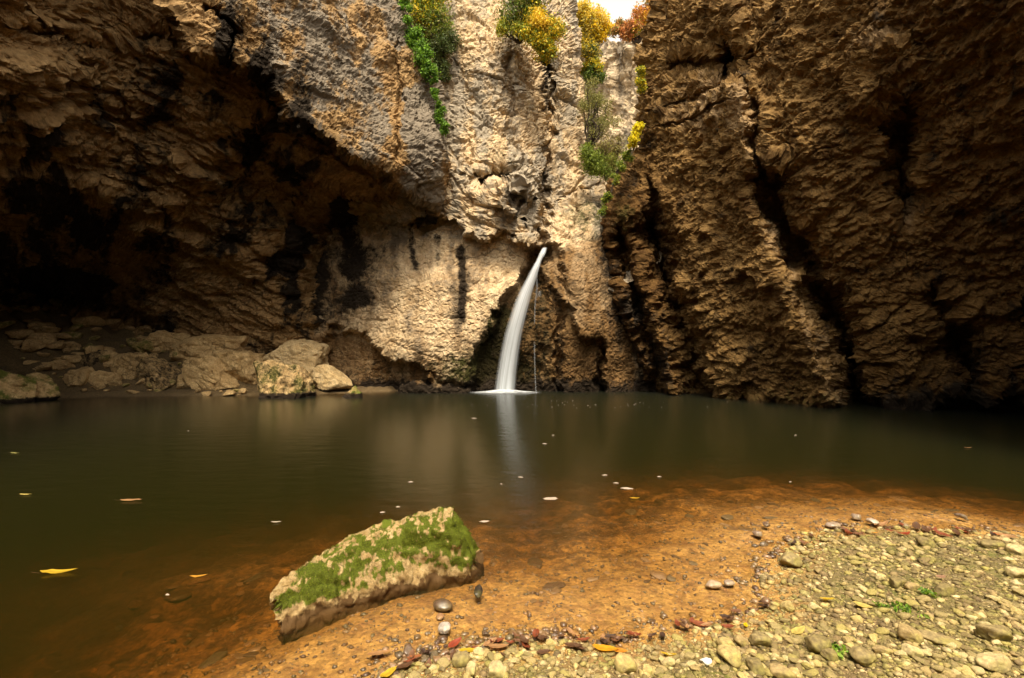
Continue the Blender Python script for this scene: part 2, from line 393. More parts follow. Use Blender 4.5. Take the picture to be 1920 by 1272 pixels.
cf, _ = sheet('cliff_far', PX, PY, ctrl, Feat(), relief_f, mask_f, M['cliff_far'], np.where(T < 0, -T*0.8, 0)+0*PX, seed=5)
tag(cf, 'far sunlit cliff at the head of the gorge', kind='structure')

# ---- left cliff: bright bulging face above, deep cave below
right_l = [(-2000, 735), (-300, 745), (0, 752), (60, 772), (110, 798), (150, 815), (190, 822), (250, 834), (330, 832), (398, 830), (408, 815), (430, 790), (560, 740), (800, 720)]
s = out_axis(860, 2600)
S = edge_s(s)[None, :]; R = smootherpoly(right_l, rows)[:, None]
jag = fbm(np.c_[rows/20.0, rows*0, rows*0+9], 4, 0.6)[:, None]*4
PX = R+jag-np.maximum(S, 0)-np.where(S < 0, -S, 0)*2; PY = rows[:, None]+0*PX
up = 1-sstep(395, 420, PY)
curl_l = (np.where(S < 0, -S*0.3, 0)+0.8*np.clip(1-S/22.0, 0, 1)**2.2)*up+0.0*PX
ctrl = [(750, -100, 15.2), (830, 150, 15.1), (830, 380, 15.0), (700, 0, 13.9), (700, 200, 13.6), (700, 290, 13.4), (600, 0, 12.7), (570, 180, 12.2), (450, 0, 11.0), (400, 70, 10.6), (250, -150, 9.9), (600, -700, 13.2), (300, -700, 10.4), (0, -700, 8.6),
        (300, 60, 10.2), (0, 0, 8.9), (200, 0, 9.7), (0, 150, 9.3), (0, 300, 10.8), (0, 430, 13.0), (0, 530, 16.0), (0, 600, 17.6), (0, 720, 18.0), (200, 200, 10.9), (200, 400, 13.6), (200, 520, 16.3), (200, 660, 17.6),
        (495, 150, 11.6), (556, 222, 11.95), (640, 275, 12.75), (700, 316, 13.35), (770, 362, 14.2), (400, 200, 10.9), (400, 350, 12.8), (400, 480, 15.2), (400, 600, 16.6), (400, 740, 16.9), (520, 330, 12.7), (620, 380, 13.5), (560, 450, 15.0), (600, 560, 16.4), (600, 700, 16.6), (700, 440, 16.6), (700, 560, 17.2), (760, 700, 17.5),
        (-400, 0, 6.6), (-400, 300, 8.2), (-400, 600, 13), (-400, 740, 14), (-1200, 0, 3.8), (-1200, 600, 7.5), (-2400, 300, 3.6), (-1200, -700, 4.0)]
def fx_left():
    f = Feat()
    lip = [(300, -260), (330, -40), (345, 45), (352, 95), (395, 112), (440, 100), (478, 130), (520, 185), (556, 222), (620, 262), (700, 318), (760, 360), (832, 398)]
    f.step(lip[::-1], 14, 1.5, 330)
    # underside band below the lip, then the recess
    f.step([(470, 215), (540, 285), (620, 330), (700, 385), (780, 425)][::-1], 22, 0.9, 150)
    f.groove([(345, 60), (360, 100), (410, 105), (445, 60), (400, 20), (375, 10)], 4, 0.3, False)
    f.groove([(0, 45), (100, 60), (200, 90)], 8, 0.35); f.groove([(190, 90), (300, 60), (350, 95)], 9, 0.35)
    f.groove([(30, 0), (120, 60), (180, 150)], 5, 0.25)
    f.groove([(205, 60), (200, 150), (195, 230)], 5, 0.2); f.groove([(298, 370), (312, 400), (296, 460)], 7, 0.3)
    f.groove([(0, 520), (120, 555), (260, 600), (300, 615)], 20, 0.9)
    f.step([(560, 640), (620, 628), (680, 622), (760, 625)][::-1], 8, 0.6, 90)
    f.groove([(745, 60), (748, 200), (742, 330)], 4, 0.15); f.groove([(830, 100), (770, 260)], 3, 0.06)
    return f
def relief_l(P, px, py):
    n = (0.55, -0.35, 1.0)                     # beds dip towards the fall
    cave = sstep(0, 30, 0*px+1)
    d, sg, t = polydist(px, py, [(300, -260), (352, 95), (440, 100), (556, 222), (700, 318), (832, 398)][::-1])
    face = 1-sstep(-20, 25, d*sg); cave = 1-face
    Q = strat(P, n, 3.2)
    w = np.stack([fbm(Q*0.6+k*11, 3) for k in (1, 2, 3)], 1)*0.4
    a, e, _ = facets(Q*0.42+w, 0.8, 0.5, seed=6); b, e2, _ = facets(Q*1.25+w*1.0, 0.9, 0.5, seed=7); c, e3, _ = facets(Q*3.6+w*1.4, 0.9, 0.5, seed=8)
    Q1 = strat(P, (0.5, -0.3, 1.0), 1.7)
    g, e4, _ = facets(Q1*0.8+w*0.5, 0.8, 0.5, seed=9); g2, e5, _ = facets(Q1*4.0+w*1.2, 0.8, 0.5, seed=10)
    g4, e7, _ = facets(Q*7.5+w*1.8, 0.9, 0.5, seed=33)
    hc = 0.26*a+0.12*b+0.055*c+0.030*g4+0.04*ridged(Q*1.6, 5)+0.16*fbm(P*0.6, 3)+0.34*ledges(P, n, 1.1, 2)+0.16*ledges(P, n, 0.42, 3)+0.07*ledges(P, n, 0.16, 4)
    g3_, e6, _ = facets(Q1*9.0+w*1.5, 0.9, 0.5, seed=32)
    hf = 0.13*g+0.035*g2-0.02*np.exp(-(e5/0.07)**2)+0.022*g3_+0.20*fbm(P*0.5, 3)+0.02*ridged(strat(P, (0, 0, 1), 0.5)*3.3, 5)+0.10*ledges(P, (0.5, -0.3, 1), 0.8, 5)+0.05*ledges(P, (0.5, -0.3, 1), 0.25, 6)
    return hc*cave+hf*face+0.03*fbm(P*11, 3, 0.6)
def mask_l(px, py, P, h):
    wx, wy = wave(px, py, 40, 16, 72); px, py = px+wx, py+1.5*wy
    o = np.zeros(px.shape+(3,))
    lip = [(300, -260), (330, -40), (352, 95), (440, 100), (556, 222), (700, 318), (832, 398)][::-1]
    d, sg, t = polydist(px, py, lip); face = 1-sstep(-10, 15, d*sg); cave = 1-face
    v = (0.5*fbm(np.c_[px.ravel()/34, py.ravel()/170, px.ravel()*0+5], 4, 0.6)+0.6*fbm(np.c_[px.ravel()/80, py.ravel()/90, px.ravel()*0+2], 5, 0.65)).reshape(px.shape)
    v2 = fbm(np.c_[px.ravel()/70, py.ravel()/70, px.ravel()*0+8], 5, 0.6).reshape(px.shape)
    # tar-black water stains, with the shade of the cave also put into the colour
    dk = streak(px, py, [(430, 60), (470, 150), (520, 240)], 60)*0.75+streak(px, py, [(560, 380), (540, 520), (560, 620)], 26)*0.9+streak(px, py, [(510, 400), (500, 520)], 16)*0.9
    dk += streak(px, py, [(640, 400), (650, 500), (600, 600)], 30)*0.9+streak(px, py, [(450, 220), (420, 330), (440, 430)], 45)*0.65+streak(px, py, [(300, 150), (290, 230), (240, 300)], 40)*0.5
    dk += blob(px, py, 420, 470, 36, 26)*0.8+blob(px, py, 90, 340, 90, 50)*0.75+blob(px, py, 130, 400, 150, 50, 15)*0.6+blob(px, py, 60, 520, 200, 60, 8)*0.8+blob(px, py, 560, 330, 120, 40, 35)*0.6
    dk += blob(px, py, 40, 250, 120, 60, 20)*0.45+blob(px, py, 250, 130, 60, 60)*0.5
    dk = dk*(0.8+0.8*v)*(1-0.6*sstep(200, 0, py)*sstep(420, 250, px))+cave*(0.10+0.7*v2)*sstep(-40, 220, py)+0.22*cave*sstep(300, 450, py)*sstep(420, 150, px)  # cave terms paint shade onto the rock, deepest at the lower left
    dk += face*(0.18+0.9*v)*sstep(90, 30, np.abs(px-600)/3)*0.4
    dk += face*streak(px, py, [(560, 130), (580, 230)], 22)*0.5
    o[..., 0] = dk
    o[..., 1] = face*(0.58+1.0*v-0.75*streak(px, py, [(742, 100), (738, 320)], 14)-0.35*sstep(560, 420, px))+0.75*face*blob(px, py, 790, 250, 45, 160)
    o[..., 2] = 0.15*cave*sstep(500, 640, py)
    return o
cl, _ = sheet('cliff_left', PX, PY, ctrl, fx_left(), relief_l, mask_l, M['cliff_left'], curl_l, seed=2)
tag(cl, 'left cliff with a bright bulging face over a dark cave', kind='structure')

# ---- right cliff: brown fluted wall leaning over the pool
left_r = [(-2000, 1300), (-200, 1252), (0, 1240), (55, 1226), (110, 1208), (180, 1206), (230, 1198), (285, 1196), (300, 1180), (330, 1168), (350, 1150), (385, 1138), (420, 1128), (470, 1136), (560, 1152), (650, 1180), (740, 1225), (800, 1240)]
s = out_axis(860, 2900)
S = edge_s(s)[None, :]; R = smootherpoly(left_r, rows)[:, None]
jag = fbm(np.c_[rows/16.0, rows*0, rows*0+14], 4, 0.6)[:, None]*7
PX = R+jag+np.maximum(S, 0)+np.where(S < 0, -S, 0)*2; PY = rows[:, None]+0*PX
curl_r = np.where(S < 0, -S*0.3, 0)+0.9*np.clip(1-S/26.0, 0, 1)**2.0
ctrl = [(1240, -100, 14.6), (1220, 100, 14.8), (1210, 300, 14.9), (1160, 400, 14.8), (1160, 550, 14.7), (1230, 735, 14.6), (1300, 0, 13.4), (1300, 200, 13.4), (1300, 450, 13.6), (1300, 740, 14.0), (1400, 100, 12.2), (1400, 300, 12.3), (1400, 600, 13.0), (1400, 745, 13.6),
        (1500, 0, 10.8), (1500, 300, 11.2), (1500, 600, 12.2), (1550, 765, 12.4), (1650, 0, 9.4), (1650, 300, 10.4), (1650, 600, 11.6), (1650, 770, 11.9), (1800, 0, 8.3), (1800, 300, 9.6), (1800, 600, 10.9), (1800, 780, 11.4), (1920, 0, 7.6), (1920, 300, 9.0), (1920, 600, 10.2), (1920, 800, 10.8),
        (2400, 0, 5.2), (2400, 400, 6.4), (2400, 800, 8.0), (3600, 0, 3.4), (3600, 800, 4.5), (1500, -700, 11.2), (2400, -700, 5.2), (1300, -700, 14.2), (3600, -700, 3.4)]
def fx_right():
    f = Feat()
    # leaning crevices between the flutes
    f.groove([(1440, 350), (1470, 420), (1520, 510), (1565, 600), (1600, 680), (1612, 790)], 30, 1.9, False)
    f.groove([(1740, 520), (1765, 600), (1810, 670), (1830, 780)], 20, 0.9)
    f.groove([(1400, 150), (1415, 230), (1425, 300), (1440, 360)], 10, 0.55)
    f.groove([(1225, 440), (1262, 560), (1290, 640), (1330, 790)], 30, 1.6, False)
    f.groove([(1165, 450), (1185, 540), (1215, 640), (1250, 790)], 17, 1.3, False)
    f.groove([(1215, 330), (1225, 430), (1250, 540)], 12, 0.6)
    f.groove([(1690, 160), (1700, 240), (1690, 330), (1700, 420)], 30, 0.9)
    f.groove([(1365, 60), (1360, 110), (1362, 150)], 11, 0.9); f.groove([(1220, 215), (1300, 180), (1370, 150)], 5, 0.3); f.groove([(1230, 245), (1310, 215), (1380, 185)], 4, 0.25)
    f.groove([(1915, 560), (1930, 700)], 10, 0.4)
    # lit ribs
    f.groove([(1375, 170), (1405, 260), (1425, 360), (1450, 460), (1500, 600), (1560, 740)], 42, -0.75, False)
    f.groove([(1330, 0), (1390, 50), (1400, 100)], 26, -0.45); f.groove([(1700, 60), (1660, 130), (1600, 200)], 50, -0.35)
    f.step([(1255, 90), (1330, 100), (1370, 92), (1410, 108)][::-1], 9, 0.5, 60)
    f.step([(1640, 235), (1700, 215), (1730, 240)][::-1], 8, 0.6, 60)
    # undercut foot
    f.step([(1360, 745), (1500, 762), (1620, 775), (1760, 745), (1920, 735), (2200, 740)][::-1], 12, 0.8)
    return f
def relief_r(P, px, py):
    n = (-0.5, 0.1, 1.0)
    Q = strat(P, n, 1.45)
    w = np.stack([fbm(Q*0.7+k*11, 3) for k in (1, 2, 3)], 1)*0.45
    a, e, _ = facets(Q*0.5+w, 0.9, 0.5, seed=11); b, e2, _ = facets(Q*2.1+w*1.2, 1.0, 0.5, seed=12); c, e3, _ = facets(Q*5.0+w*1.5, 1.0, 0.5, seed=13)
    d4, e4, _ = facets(Q*9.5+w*2, 1.0, 0.5, seed=14)
    rib = np.minimum(1, streak(px, py, [(1395, 230), (1425, 360), (1455, 470), (1510, 560), (1580, 740)], 45)+streak(px, py, [(1690, 250), (1700, 420)], 30))
    k = (1-0.7*rib)*(1-0.6*sstep(1290, 1220, px)*sstep(280, 400, py))
    up = 0.35+0.65*sstep(420, 200, py)
    h = 0.18*a*k+0.10*b*k+0.060*c*k+0.030*d4*(0.25+0.75*k)+0.05*ridged(Q*2.6, 5, 0.55)*k+0.04*fbm(Q*6, 3, 0.55)*(0.2+0.8*k)+0.14*fbm(P*0.5, 3)+(0.24*ledges(P, n, 1.2, 7)*up**1.5+0.08*ledges(P, n, 0.36, 8)*up**1.5+0.02*ledges(P, n, 0.16, 9))*k
    return h+0.025*fbm(P*13, 3, 0.6)
def mask_r(px, py, P, h):
    o = np.zeros(px.shape+(3,))
    v2 = fbm(np.c_[px.ravel()/60, py.ravel()/60, px.ravel()*0+18], 5, 0.6).reshape(px.shape)
    v = fbm(np.c_[px.ravel()/26, py.ravel()/150, px.ravel()*0+25], 4, 0.6).reshape(px.shape)
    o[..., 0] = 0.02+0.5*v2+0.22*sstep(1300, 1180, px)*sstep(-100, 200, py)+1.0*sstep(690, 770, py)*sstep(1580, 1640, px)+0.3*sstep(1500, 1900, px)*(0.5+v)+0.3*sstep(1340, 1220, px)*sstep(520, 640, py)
    o[..., 1] = 0.55*blob(px, py, 1330, 200, 90, 90)+0.3*v+0.42*streak(px, py, [(1400, 200), (1425, 360), (1455, 470), (1510, 580), (1570, 740)], 30)+0.6*streak(px, py, [(1690, 260), (1702, 420)], 22)+0.5*blob(px, py, 1660, 60, 110, 40, -30)
    o[..., 2] = 0.35*sstep(680, 760, py)+0.5*blob(px, py, 1170, 400, 30, 50)
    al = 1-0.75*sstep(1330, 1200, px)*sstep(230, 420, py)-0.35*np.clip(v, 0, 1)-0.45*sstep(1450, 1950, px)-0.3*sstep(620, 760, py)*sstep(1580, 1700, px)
    return np.concatenate([o, np.clip(al, 0, 1)[..., None]], -1)
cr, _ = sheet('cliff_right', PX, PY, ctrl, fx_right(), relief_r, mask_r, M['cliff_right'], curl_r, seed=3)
tag(cr, 'brown fluted right cliff leaning over the pool', kind='structure')

# ---- the gorge goes on beside and behind the camera
PLAN = [(-7.5, 3.0), (-9.5, 0.0), (-10.5, -5.0), (-8.5, -10.0), (-3.5, -13.5), (2.5, -14.0), (7.0, -11.0), (9.8, -5.0), (9.6, 0.0), (10.2, 3.6)]
pp = np.array(PLAN); seg = np.r_[0, np.cumsum(np.hypot(*np.diff(pp, axis=0).T))]
u = np.arange(0, seg[-1], 0.3); zz = np.arange(-2, 15, 0.3)
U, Z = np.meshgrid(u, zz); X = np.interp(U, seg, pp[:, 0]); Y = np.interp(U, seg, pp[:, 1])
lean = 0.10*np.maximum(Z-2, 0); rr = np.hypot(X, Y+4); X = X*(1-lean/rr); Y = (Y+4)*(1-lean/rr)-4
P = np.stack([X, Y, Z], -1).reshape(-1, 3); a, e, _ = facets(P*0.6, 0.9, 0.5, seed=41); h = (0.5*a+0.5*fbm(P*0.4, 4)).reshape(X.shape)
X = X*(1+h/rr); Y = Y*(1+h/rr)
mk = np.zeros(X.shape+(4,)); mk[..., 0] = 0.3; mk[..., 3] = 1
cb = mesh_np('cliff_rear', np.stack([X, Y, Z], -1).reshape(-1, 3), grid_faces(*X.shape), M['cliff_right'], attrs={'mask': mk.reshape(-1, 4)})
tag(cb, 'brown gorge wall behind the viewpoint', kind='structure')

# ------------------------------------------------------------------ ground: pool bed, gravel bank, rubble shelf under the cave
def pool_pt(px, py, z=0.0):
    Y = (CAM_H-z)*FPX/(py-636); return ((px-960)/FPX*Y, Y)
bank_px = [(300, 1700), (560, 1400), (700, 1262), (760, 1225), (860, 1205), (1000, 1192), (1150, 1192), (1250, 1165), (1350, 1160), (1415, 1130), (1400, 1080), (1440, 1035), (1500, 1000), (1600, 985), (1750, 985), (1850, 995), (1990, 1020), (2200, 1090), (2600, 1200)]
BANK = [pool_pt(*p) for p in bank_px]
BANK = [(-1.6, -6.0)]+BANK+[(8, 1.2), (12, -6)]
shore_px = [(-900, 800), (-300, 775), (0, 758), (60, 748), (200, 744), (440, 742), (560, 740), (640, 737), (700, 735), (800, 731)]
SHORE = [pool_pt(*p) for p in shore_px]
def ground_z(X, Y, detail=True):
    sh = X.shape; X = X.ravel().astype(float); Y = Y.ravel().astype(float)
    q = np.c_[X, Y, X*0]
    wob = 0.10*fbm(q*1.6, 4, 0.6)+0.03*fbm(q*6, 3)
    d, sg, t = polydist(X, Y, BANK)
    d = d*sg      # + on the gravel side
    d = d+wob*0.7
    zb = np.where(d > 0, 0.16*(1-np.exp(-d*0.45)), 0)
    dp = -d
    zw = -0.04*np.clip(dp, 0, 0.8)-0.10*np.clip(dp-0.45, 0, 12)**1.12
    zw = zw*(1+0.9*sstep(-0.3, -1.4, X)*sstep(4.2, 2.9, Y))
    zw = np.maximum(zw, -0.7)
    z = np.where(d > 0, zb, zw)
    # left foreground: stony shallows
    # shore under the cave
    d2, sg2, t2 = polydist(X, Y, SHORE)
    d2 = -d2*sg2+wob*0.6
    land = 0.10*sstep(-0.05, 0.25, d2)+np.clip(d2-0.7, 0, 5)*0.52*sstep(-5, -9, X)+np.clip(d2-0.8, 0, 5)*0.15
    zs = np.where(d2 > -0.05, land, -1.1*np.clip(-d2, 0, 2)-0.02)
    z = np.where(d2 > -1.6, np.maximum(z, zs), z)
    z = np.where((Y > 9) & (d2 > -0.05), land, z)
    if detail:
        rub = sstep(0.5, 1.2, d2)
        a, e, _ = facets(np.c_[X*1.5, Y*1.5, z*1.3], 1.0, 0.5, seed=21); a2, e2, _ = facets(np.c_[X*4, Y*4, z*3], 1.0, 0.5, seed=24)
        z = z+rub*(0.30*a+0.10*a2+0.12*fbm(q*2.2, 4, 0.6))
        bedf, _, _ = facets(np.c_[X*5+0.3*wob, Y*5, X*0], 0.7, 0.5, seed=23)
        z = z+0.007*bedf*sstep(0.15, 0.9, dp)
        z = z+0.012*fbm(q*2.5, 4, 0.6)*(1+3*sstep(0.6, 2.2, dp))+0.004*fbm(q*22, 3, 0.6)
        pav, e3, _ = facets(np.c_[X*16, Y*16, X*0], 0.7, 0.5, seed=22)
        z = z+0.005*pav*sstep(-1.2, 0.2, d)
    return z.reshape(sh), d.reshape(sh)
xs = np.r_[np.linspace(-26, -5, 60)[:-1], np.arange(-5, -2.2, 0.03), np.arange(-2.2, 4.6, 0.012), np.arange(4.6, 7, 0.04), np.linspace(7.1, 26, 50)]
ys = np.r_[np.linspace(-22, 1.9, 40)[:-1], np.arange(1.9, 5.2, 0.012), np.arange(5.2, 8, 0.03), np.arange(8, 19, 0.06), np.linspace(19.2, 60, 40)]
GX, GY = np.meshgrid(xs, ys); GZ, GD = ground_z(GX, GY)
gm, nt, b = mat_new('wet_sand_and_fine_gravel'); L = nt.links
tc = N(nt, 'ShaderNodeTexCoord')
def nz(s, d=6, r=0.6):
    n = N(nt, 'ShaderNodeTexNoise', i_Scale=s, i_Detail=d, i_Roughness=r); L.new(tc.outputs['Object'], n.inputs['Vector']); return n.outputs[0]
at = N(nt, 'ShaderNodeAttribute', attribute_name='mask'); sp_ = N(nt, 'ShaderNodeSeparateColor'); L.new(at.outputs['Color'], sp_.inputs[0])
big = ramp(nt, nz(1.4, 5), [(0.35, g3(0)), (0.65, g3(1))])
sand = mixc(nt, big, (0.37, 0.19, 0.045), (0.52, 0.30, 0.085)); sand = mixc(nt, ramp(nt, nz(9, 6, 0.7), [(0.45, g3(0)), (0.7, g3(1))]), sand, (0.22, 0.10, 0.035))
brn = math_(nt, 'MULTIPLY', ramp(nt, nz(4.5, 7, 0.7), [(0.41, g3(0)), (0.55, g3(1))]), math_(nt, 'SUBTRACT', 1.0, at.outputs['Alpha'], True))
sand = mixc(nt, brn, sand, (0.10, 0.045, 0.016))
dry = mixc(nt, big, (0.17, 0.11, 0.045), (0.13, 0.10, 0.028)); dry = mixc(nt, ramp(nt, nz(3.1, 6), [(0.48, g3(0)), (0.66, g3(1))]), dry, (0.13, 0.13, 0.02))
dry = mixc(nt, ramp(nt, nz(40, 4), [(0.45, g3(0)), (0.75, g3(1))]), dry, (0.28, 0.20, 0.09))
col = mixc(nt, sp_.outputs[0], sand, dry); col = mixc(nt, sp_.outputs[1], col, (0.13, 0.085, 0.035))
vr = N(nt, 'ShaderNodeTexVoronoi', i_Scale=42.0); L.new(tc.outputs['Object'], vr.inputs['Vector'])
vbw = N(nt, 'ShaderNodeSeparateColor'); L.new(vr.outputs['Color'], vbw.inputs[0])
col = mixc(nt, 1.0, col, ramp(nt, vbw.outputs[0], [(0.0, g3(0.6)), (1.0, g3(1.15))]), 'MULTIPLY')
L.new(col, b.inputs['Base Color'])
L.new(math_(nt, 'SUBTRACT', 0.95, math_(nt, 'MULTIPLY', sp_.outputs[2], 0.6)), b.inputs['Roughness'])
bp = N(nt, 'ShaderNodeBump', i_Strength=0.8, i_Distance=0.012)
L.new(math_(nt, 'ADD', math_(nt, 'MULTIPLY', vr.outputs[0], -0.8), nz(60, 5, 0.7)), bp.inputs['Height']); L.new(bp.outputs[0], b.inputs['Normal'])
mk = np.ones(GX.shape+(4,)); mk[..., 0] = sstep(0.05, 0.45, GD); mk[..., 1] = np.clip(sstep(7, 10, GY)+sstep(-1.2, -3.0, GD), 0, 1); mk[..., 2] = sstep(0.35, 0.05, np.abs(GD-0.02)); mk[..., 3] = 1-np.clip(sstep(-0.2, -1.5, GD), 0, 1)*0.9
gnd = mesh_np('ground', np.stack([GX, GY, GZ], -1).reshape(-1, 3), grid_faces(*GX.shape), gm, attrs={'mask': mk.reshape(-1, 4)})
tag(gnd, 'sandy pool bed rising into a gravel bank', kind='structure')

# ------------------------------------------------------------------ water
wm = bpy.data.materials.new('pool_water'); wm.use_nodes = True; nt = wm.node_tree; nt.nodes.remove(nt.nodes['Principled BSDF'])
L = nt.links; out = nt.nodes['Material Output']
tr = N(nt, 'ShaderNodeBsdfTransparent'); tr.inputs[0].default_value = (0.97, 0.95, 0.90, 1)
gl = N(nt, 'ShaderNodeBsdfGlossy'); gl.inputs['Roughness'].default_value = 0.20
fr = N(nt, 'ShaderNodeFresnel'); fr.inputs[0].default_value = 1.33
mx = N(nt, 'ShaderNodeMixShader'); L.new(fr.outputs[0], mx.inputs[0]); L.new(tr.outputs[0], mx.inputs[1]); L.new(gl.outputs[0], mx.inputs[2])
tc = N(nt, 'ShaderNodeTexCoord'); mp = N(nt, 'ShaderNodeMapping'); mp.inputs['Scale'].default_value = (1.0, 2.6, 1); L.new(tc.outputs['Object'], mp.inputs[0])
n1 = N(nt, 'ShaderNodeTexNoise', i_Scale=2.2, i_Detail=4.0, i_Roughness=0.6); L.new(mp.outputs[0], n1.inputs['Vector'])
bp = N(nt, 'ShaderNodeBump', i_Strength=0.25, i_Distance=0.03); L.new(n1.outputs[0], bp.inputs['Height'])
L.new(bp.outputs[0], gl.inputs['Normal']); L.new(bp.outputs[0], fr.inputs['Normal'])
L.new(mx.outputs[0], out.inputs['Surface'])
va = N(nt, 'ShaderNodeVolumeAbsorption'); va.inputs['Color'].default_value = (0.62, 0.42, 0.08, 1); va.inputs['Density'].default_value = 4.0
vs = N(nt, 'ShaderNodeVolumeScatter'); vs.inputs['Color'].default_value = (0.36, 0.54, 0.11, 1); vs.inputs['Density'].default_value = 0.24
ad = N(nt, 'ShaderNodeAddShader'); L.new(va.outputs[0], ad.inputs[0]); L.new(vs.outputs[0], ad.inputs[1]); L.new(ad.outputs[0], out.inputs['Volume'])
bm = bmesh.new(); r_ = bmesh.ops.create_cube(bm, size=1.0); bmesh.ops.scale(bm, vec=(50, 78, 3.5), verts=bm.verts); bmesh.ops.translate(bm, vec=(0, 18, -1.75), verts=bm.verts)
me = bpy.data.meshes.new('water'); bm.to_mesh(me); bm.free(); me.materials.append(wm)
water = link(bpy.data.objects.new('water', me)); tag(water, 'still dark olive pool turning amber over the shallows', kind='structure')

# ------------------------------------------------------------------ stones
def ico(sub):
    bm = bmesh.new(); bmesh.ops.create_icosphere(bm, subdivisions=sub, radius=1.0)
    V = np.array([v.co[:] for v in bm.verts]); F = np.array([[v.index for v in f.verts] for f in bm.faces]); bm.free(); return V, F
ICO = {k: ico(k) for k in (1, 2, 3, 4, 5, 6)}
def rock_shape(seed, sub, size, cuts=16, cutd=(0.42, 0.9), noise=0.05, soft=60, strata=None):
    r = np.random.default_rng(seed); U, F = ICO[sub]
    nrm = r.normal(size=(cuts, 3)); nrm[:3] = [[0, 0, 1], [0.1, -1, 0.2], [0.2, 0.1, -1]]; nrm[:3] += r.normal(size=(3, 3))*0.22
    nrm /= np.linalg.norm(nrm, axis=1)[:, None]; dk = r.uniform(*cutd, size=cuts)
    c = np.maximum(U@nrm.T, 1e-3); rad = dk[None]/c
    rad = -np.log(np.exp(-soft*np.minimum(rad, 3)).sum(1)+math.exp(-soft*1.02))/soft
    V = U*rad[:, None]
    V = V/np.abs(V).max(0)*(np.array(size)/2)
    s0 = float(np.mean(size)); q = V/s0*2.2+seed*3.1
    n = V/np.linalg.norm(V, axis=1)[:, None]
    h = noise*s0*(fbm(q, 4, 0.55)+0.5*ridged(q*2.3, 3))
    if sub >= 4:
        a, e, _ = facets(strat(q, strata or (0.2, 0.1, 1), 2.2)*1.6, 0.9, 0.5, seed=seed % 50); h = h+noise*1.3*s0*a+noise*0.6*s0*ledges(q, strata or (0.25, 0.1, 1), 0.42, seed % 7)
        a, e, _ = facets(strat(q, strata or (0.2, 0.1, 1), 2.2)*5, 0.9, 0.5, seed=seed % 50+3); h = h+noise*0.35*s0*a
    return V+n*h[:, None], F
def rotz(V, a): c, s_ = math.cos(a), math.sin(a); return V@np.array([[c, s_, 0], [-s_, c, 0], [0, 0, 1]])
def roty(V, a): c, s_ = math.cos(a), math.sin(a); return V@np.array([[c, 0, -s_], [0, 1, 0], [s_, 0, c]])
M['boulder'] = rock_material('ochre_boulder_stone', (0.50, 0.335, 0.15), (0.32, 0.20, 0.085), (0.62, 0.44, 0.22), scale=1.6, bump=0.6, dist=0.03, moss=(0.10, 0.11, 0.02))
M['pale_boulder'] = rock_material('pale_ochre_boulder_stone', (0.58, 0.41, 0.20), (0.46, 0.31, 0.14), (0.66, 0.50, 0.28), scale=2.0, bump=0.5, dist=0.02, moss=(0.10, 0.12, 0.015))
def boulder(name, label, px, top, bot, w, Y, seed, mat='boulder', dep=0.8, tilt=0, sub=5, moss=0.0, dark=0.0, cuts=12, noise=0.045, group='boulders heaped on the far left shore', cat='boulder', yaw=0):
    if 180 < px < 620 and name == 'boulder': top -= 7; w *= 0.98
    if bot < 741:
        yy = np.arange(13.6, 17.6, 0.05); gg = ground_z((px-960)/FPX*yy, yy, False)[0]; pr = 636+(CAM_H-gg)*FPX/yy; ok = np.where((pr <= bot) & (gg > 0.02))[0]
        if len(ok): Y = max(float(yy[ok[0]]), Y)
    X = (px-960)/FPX*Y; zt = CAM_H-(top-636)/FPX*Y; zb = CAM_H-(bot-636)/FPX*Y; W = w/FPX*Y
    gz = float(ground_z(np.array([X]), np.array([Y]), False)[0][0]); zb = min(zb, gz)-0.08
    V, F = rock_shape(seed, sub, (W, W*dep, zt-zb), cuts=cuts, noise=noise); V = rotz(V, yaw); V = roty(V, math.radians(tilt))
    lo, hi = V[:, 2].min(), V[:, 2].max(); V[:, 2] = (V[:, 2]-lo)/(hi-lo)*(zt-zb)-(zt-zb)/2; V[:, 0] *= W/(np.ptp(V[:, 0]))
    mk = np.zeros((len(V), 4)); mk[:, 3] = 1
    zw = V[:, 2]+(zt+zb)/2; dark = dark+0.35*((seed*7) % 10)/10
    mk[:, 0] = np.clip(dark+0.9*sstep(0.16, 0.03, zw), 0, 1); mk[:, 2] = np.clip(moss*(0.7+0.8*fbm(V*2, 3)), 0, 1)
    V[:, 2] += (zt-zb)/2
    o = mesh_np(name, V, F, M[mat], smooth=False, attrs={'mask': mk}); o.location = (X, Y+W*dep*0.3, zb)
    return tag(o, label, cat, group)
boulder('boulder', 'large mossy olive boulder at the water edge, lower front half of the biggest heap', 512, 682, 746, 120, 14.0, 11, moss=0.55, dark=0.15, dep=0.7)
boulder('boulder', 'big rounded pale ochre boulder on top of the mossy one, right end of the heap', 540, 642, 728, 116, 14.6, 23, mat='pale_boulder', dep=0.9, tilt=8, yaw=0.4)
boulder('boulder', 'smooth tan boulder with a sloping top behind the tilted slab', 438, 662, 722, 100, 14.8, 31, mat='boulder', dep=0.9, tilt=-4)
boulder('boulder', 'wide flat-topped brown boulder at the back of the heap against the cave wall', 392, 630, 682, 162, 15.6, 42, dep=0.7)
boulder('boulder', 'slab-like boulder tilted down to the right towards the water', 390, 674, 732, 112, 14.2, 53, dep=0.6, tilt=22, cuts=10)
boulder('boulder', 'pale yellow block lying by the water right of the heap', 618, 690, 734, 80, 14.3, 64, mat='pale_boulder', dep=0.6, tilt=5, cuts=9, noise=0.02)
boulder('stone', 'small bright green mossy stone in the water beside the pale block', 656, 725, 744, 44, 14.0, 75, moss=1.0, dep=0.8, sub=4, cat='stone', group='stones on the far left shore')
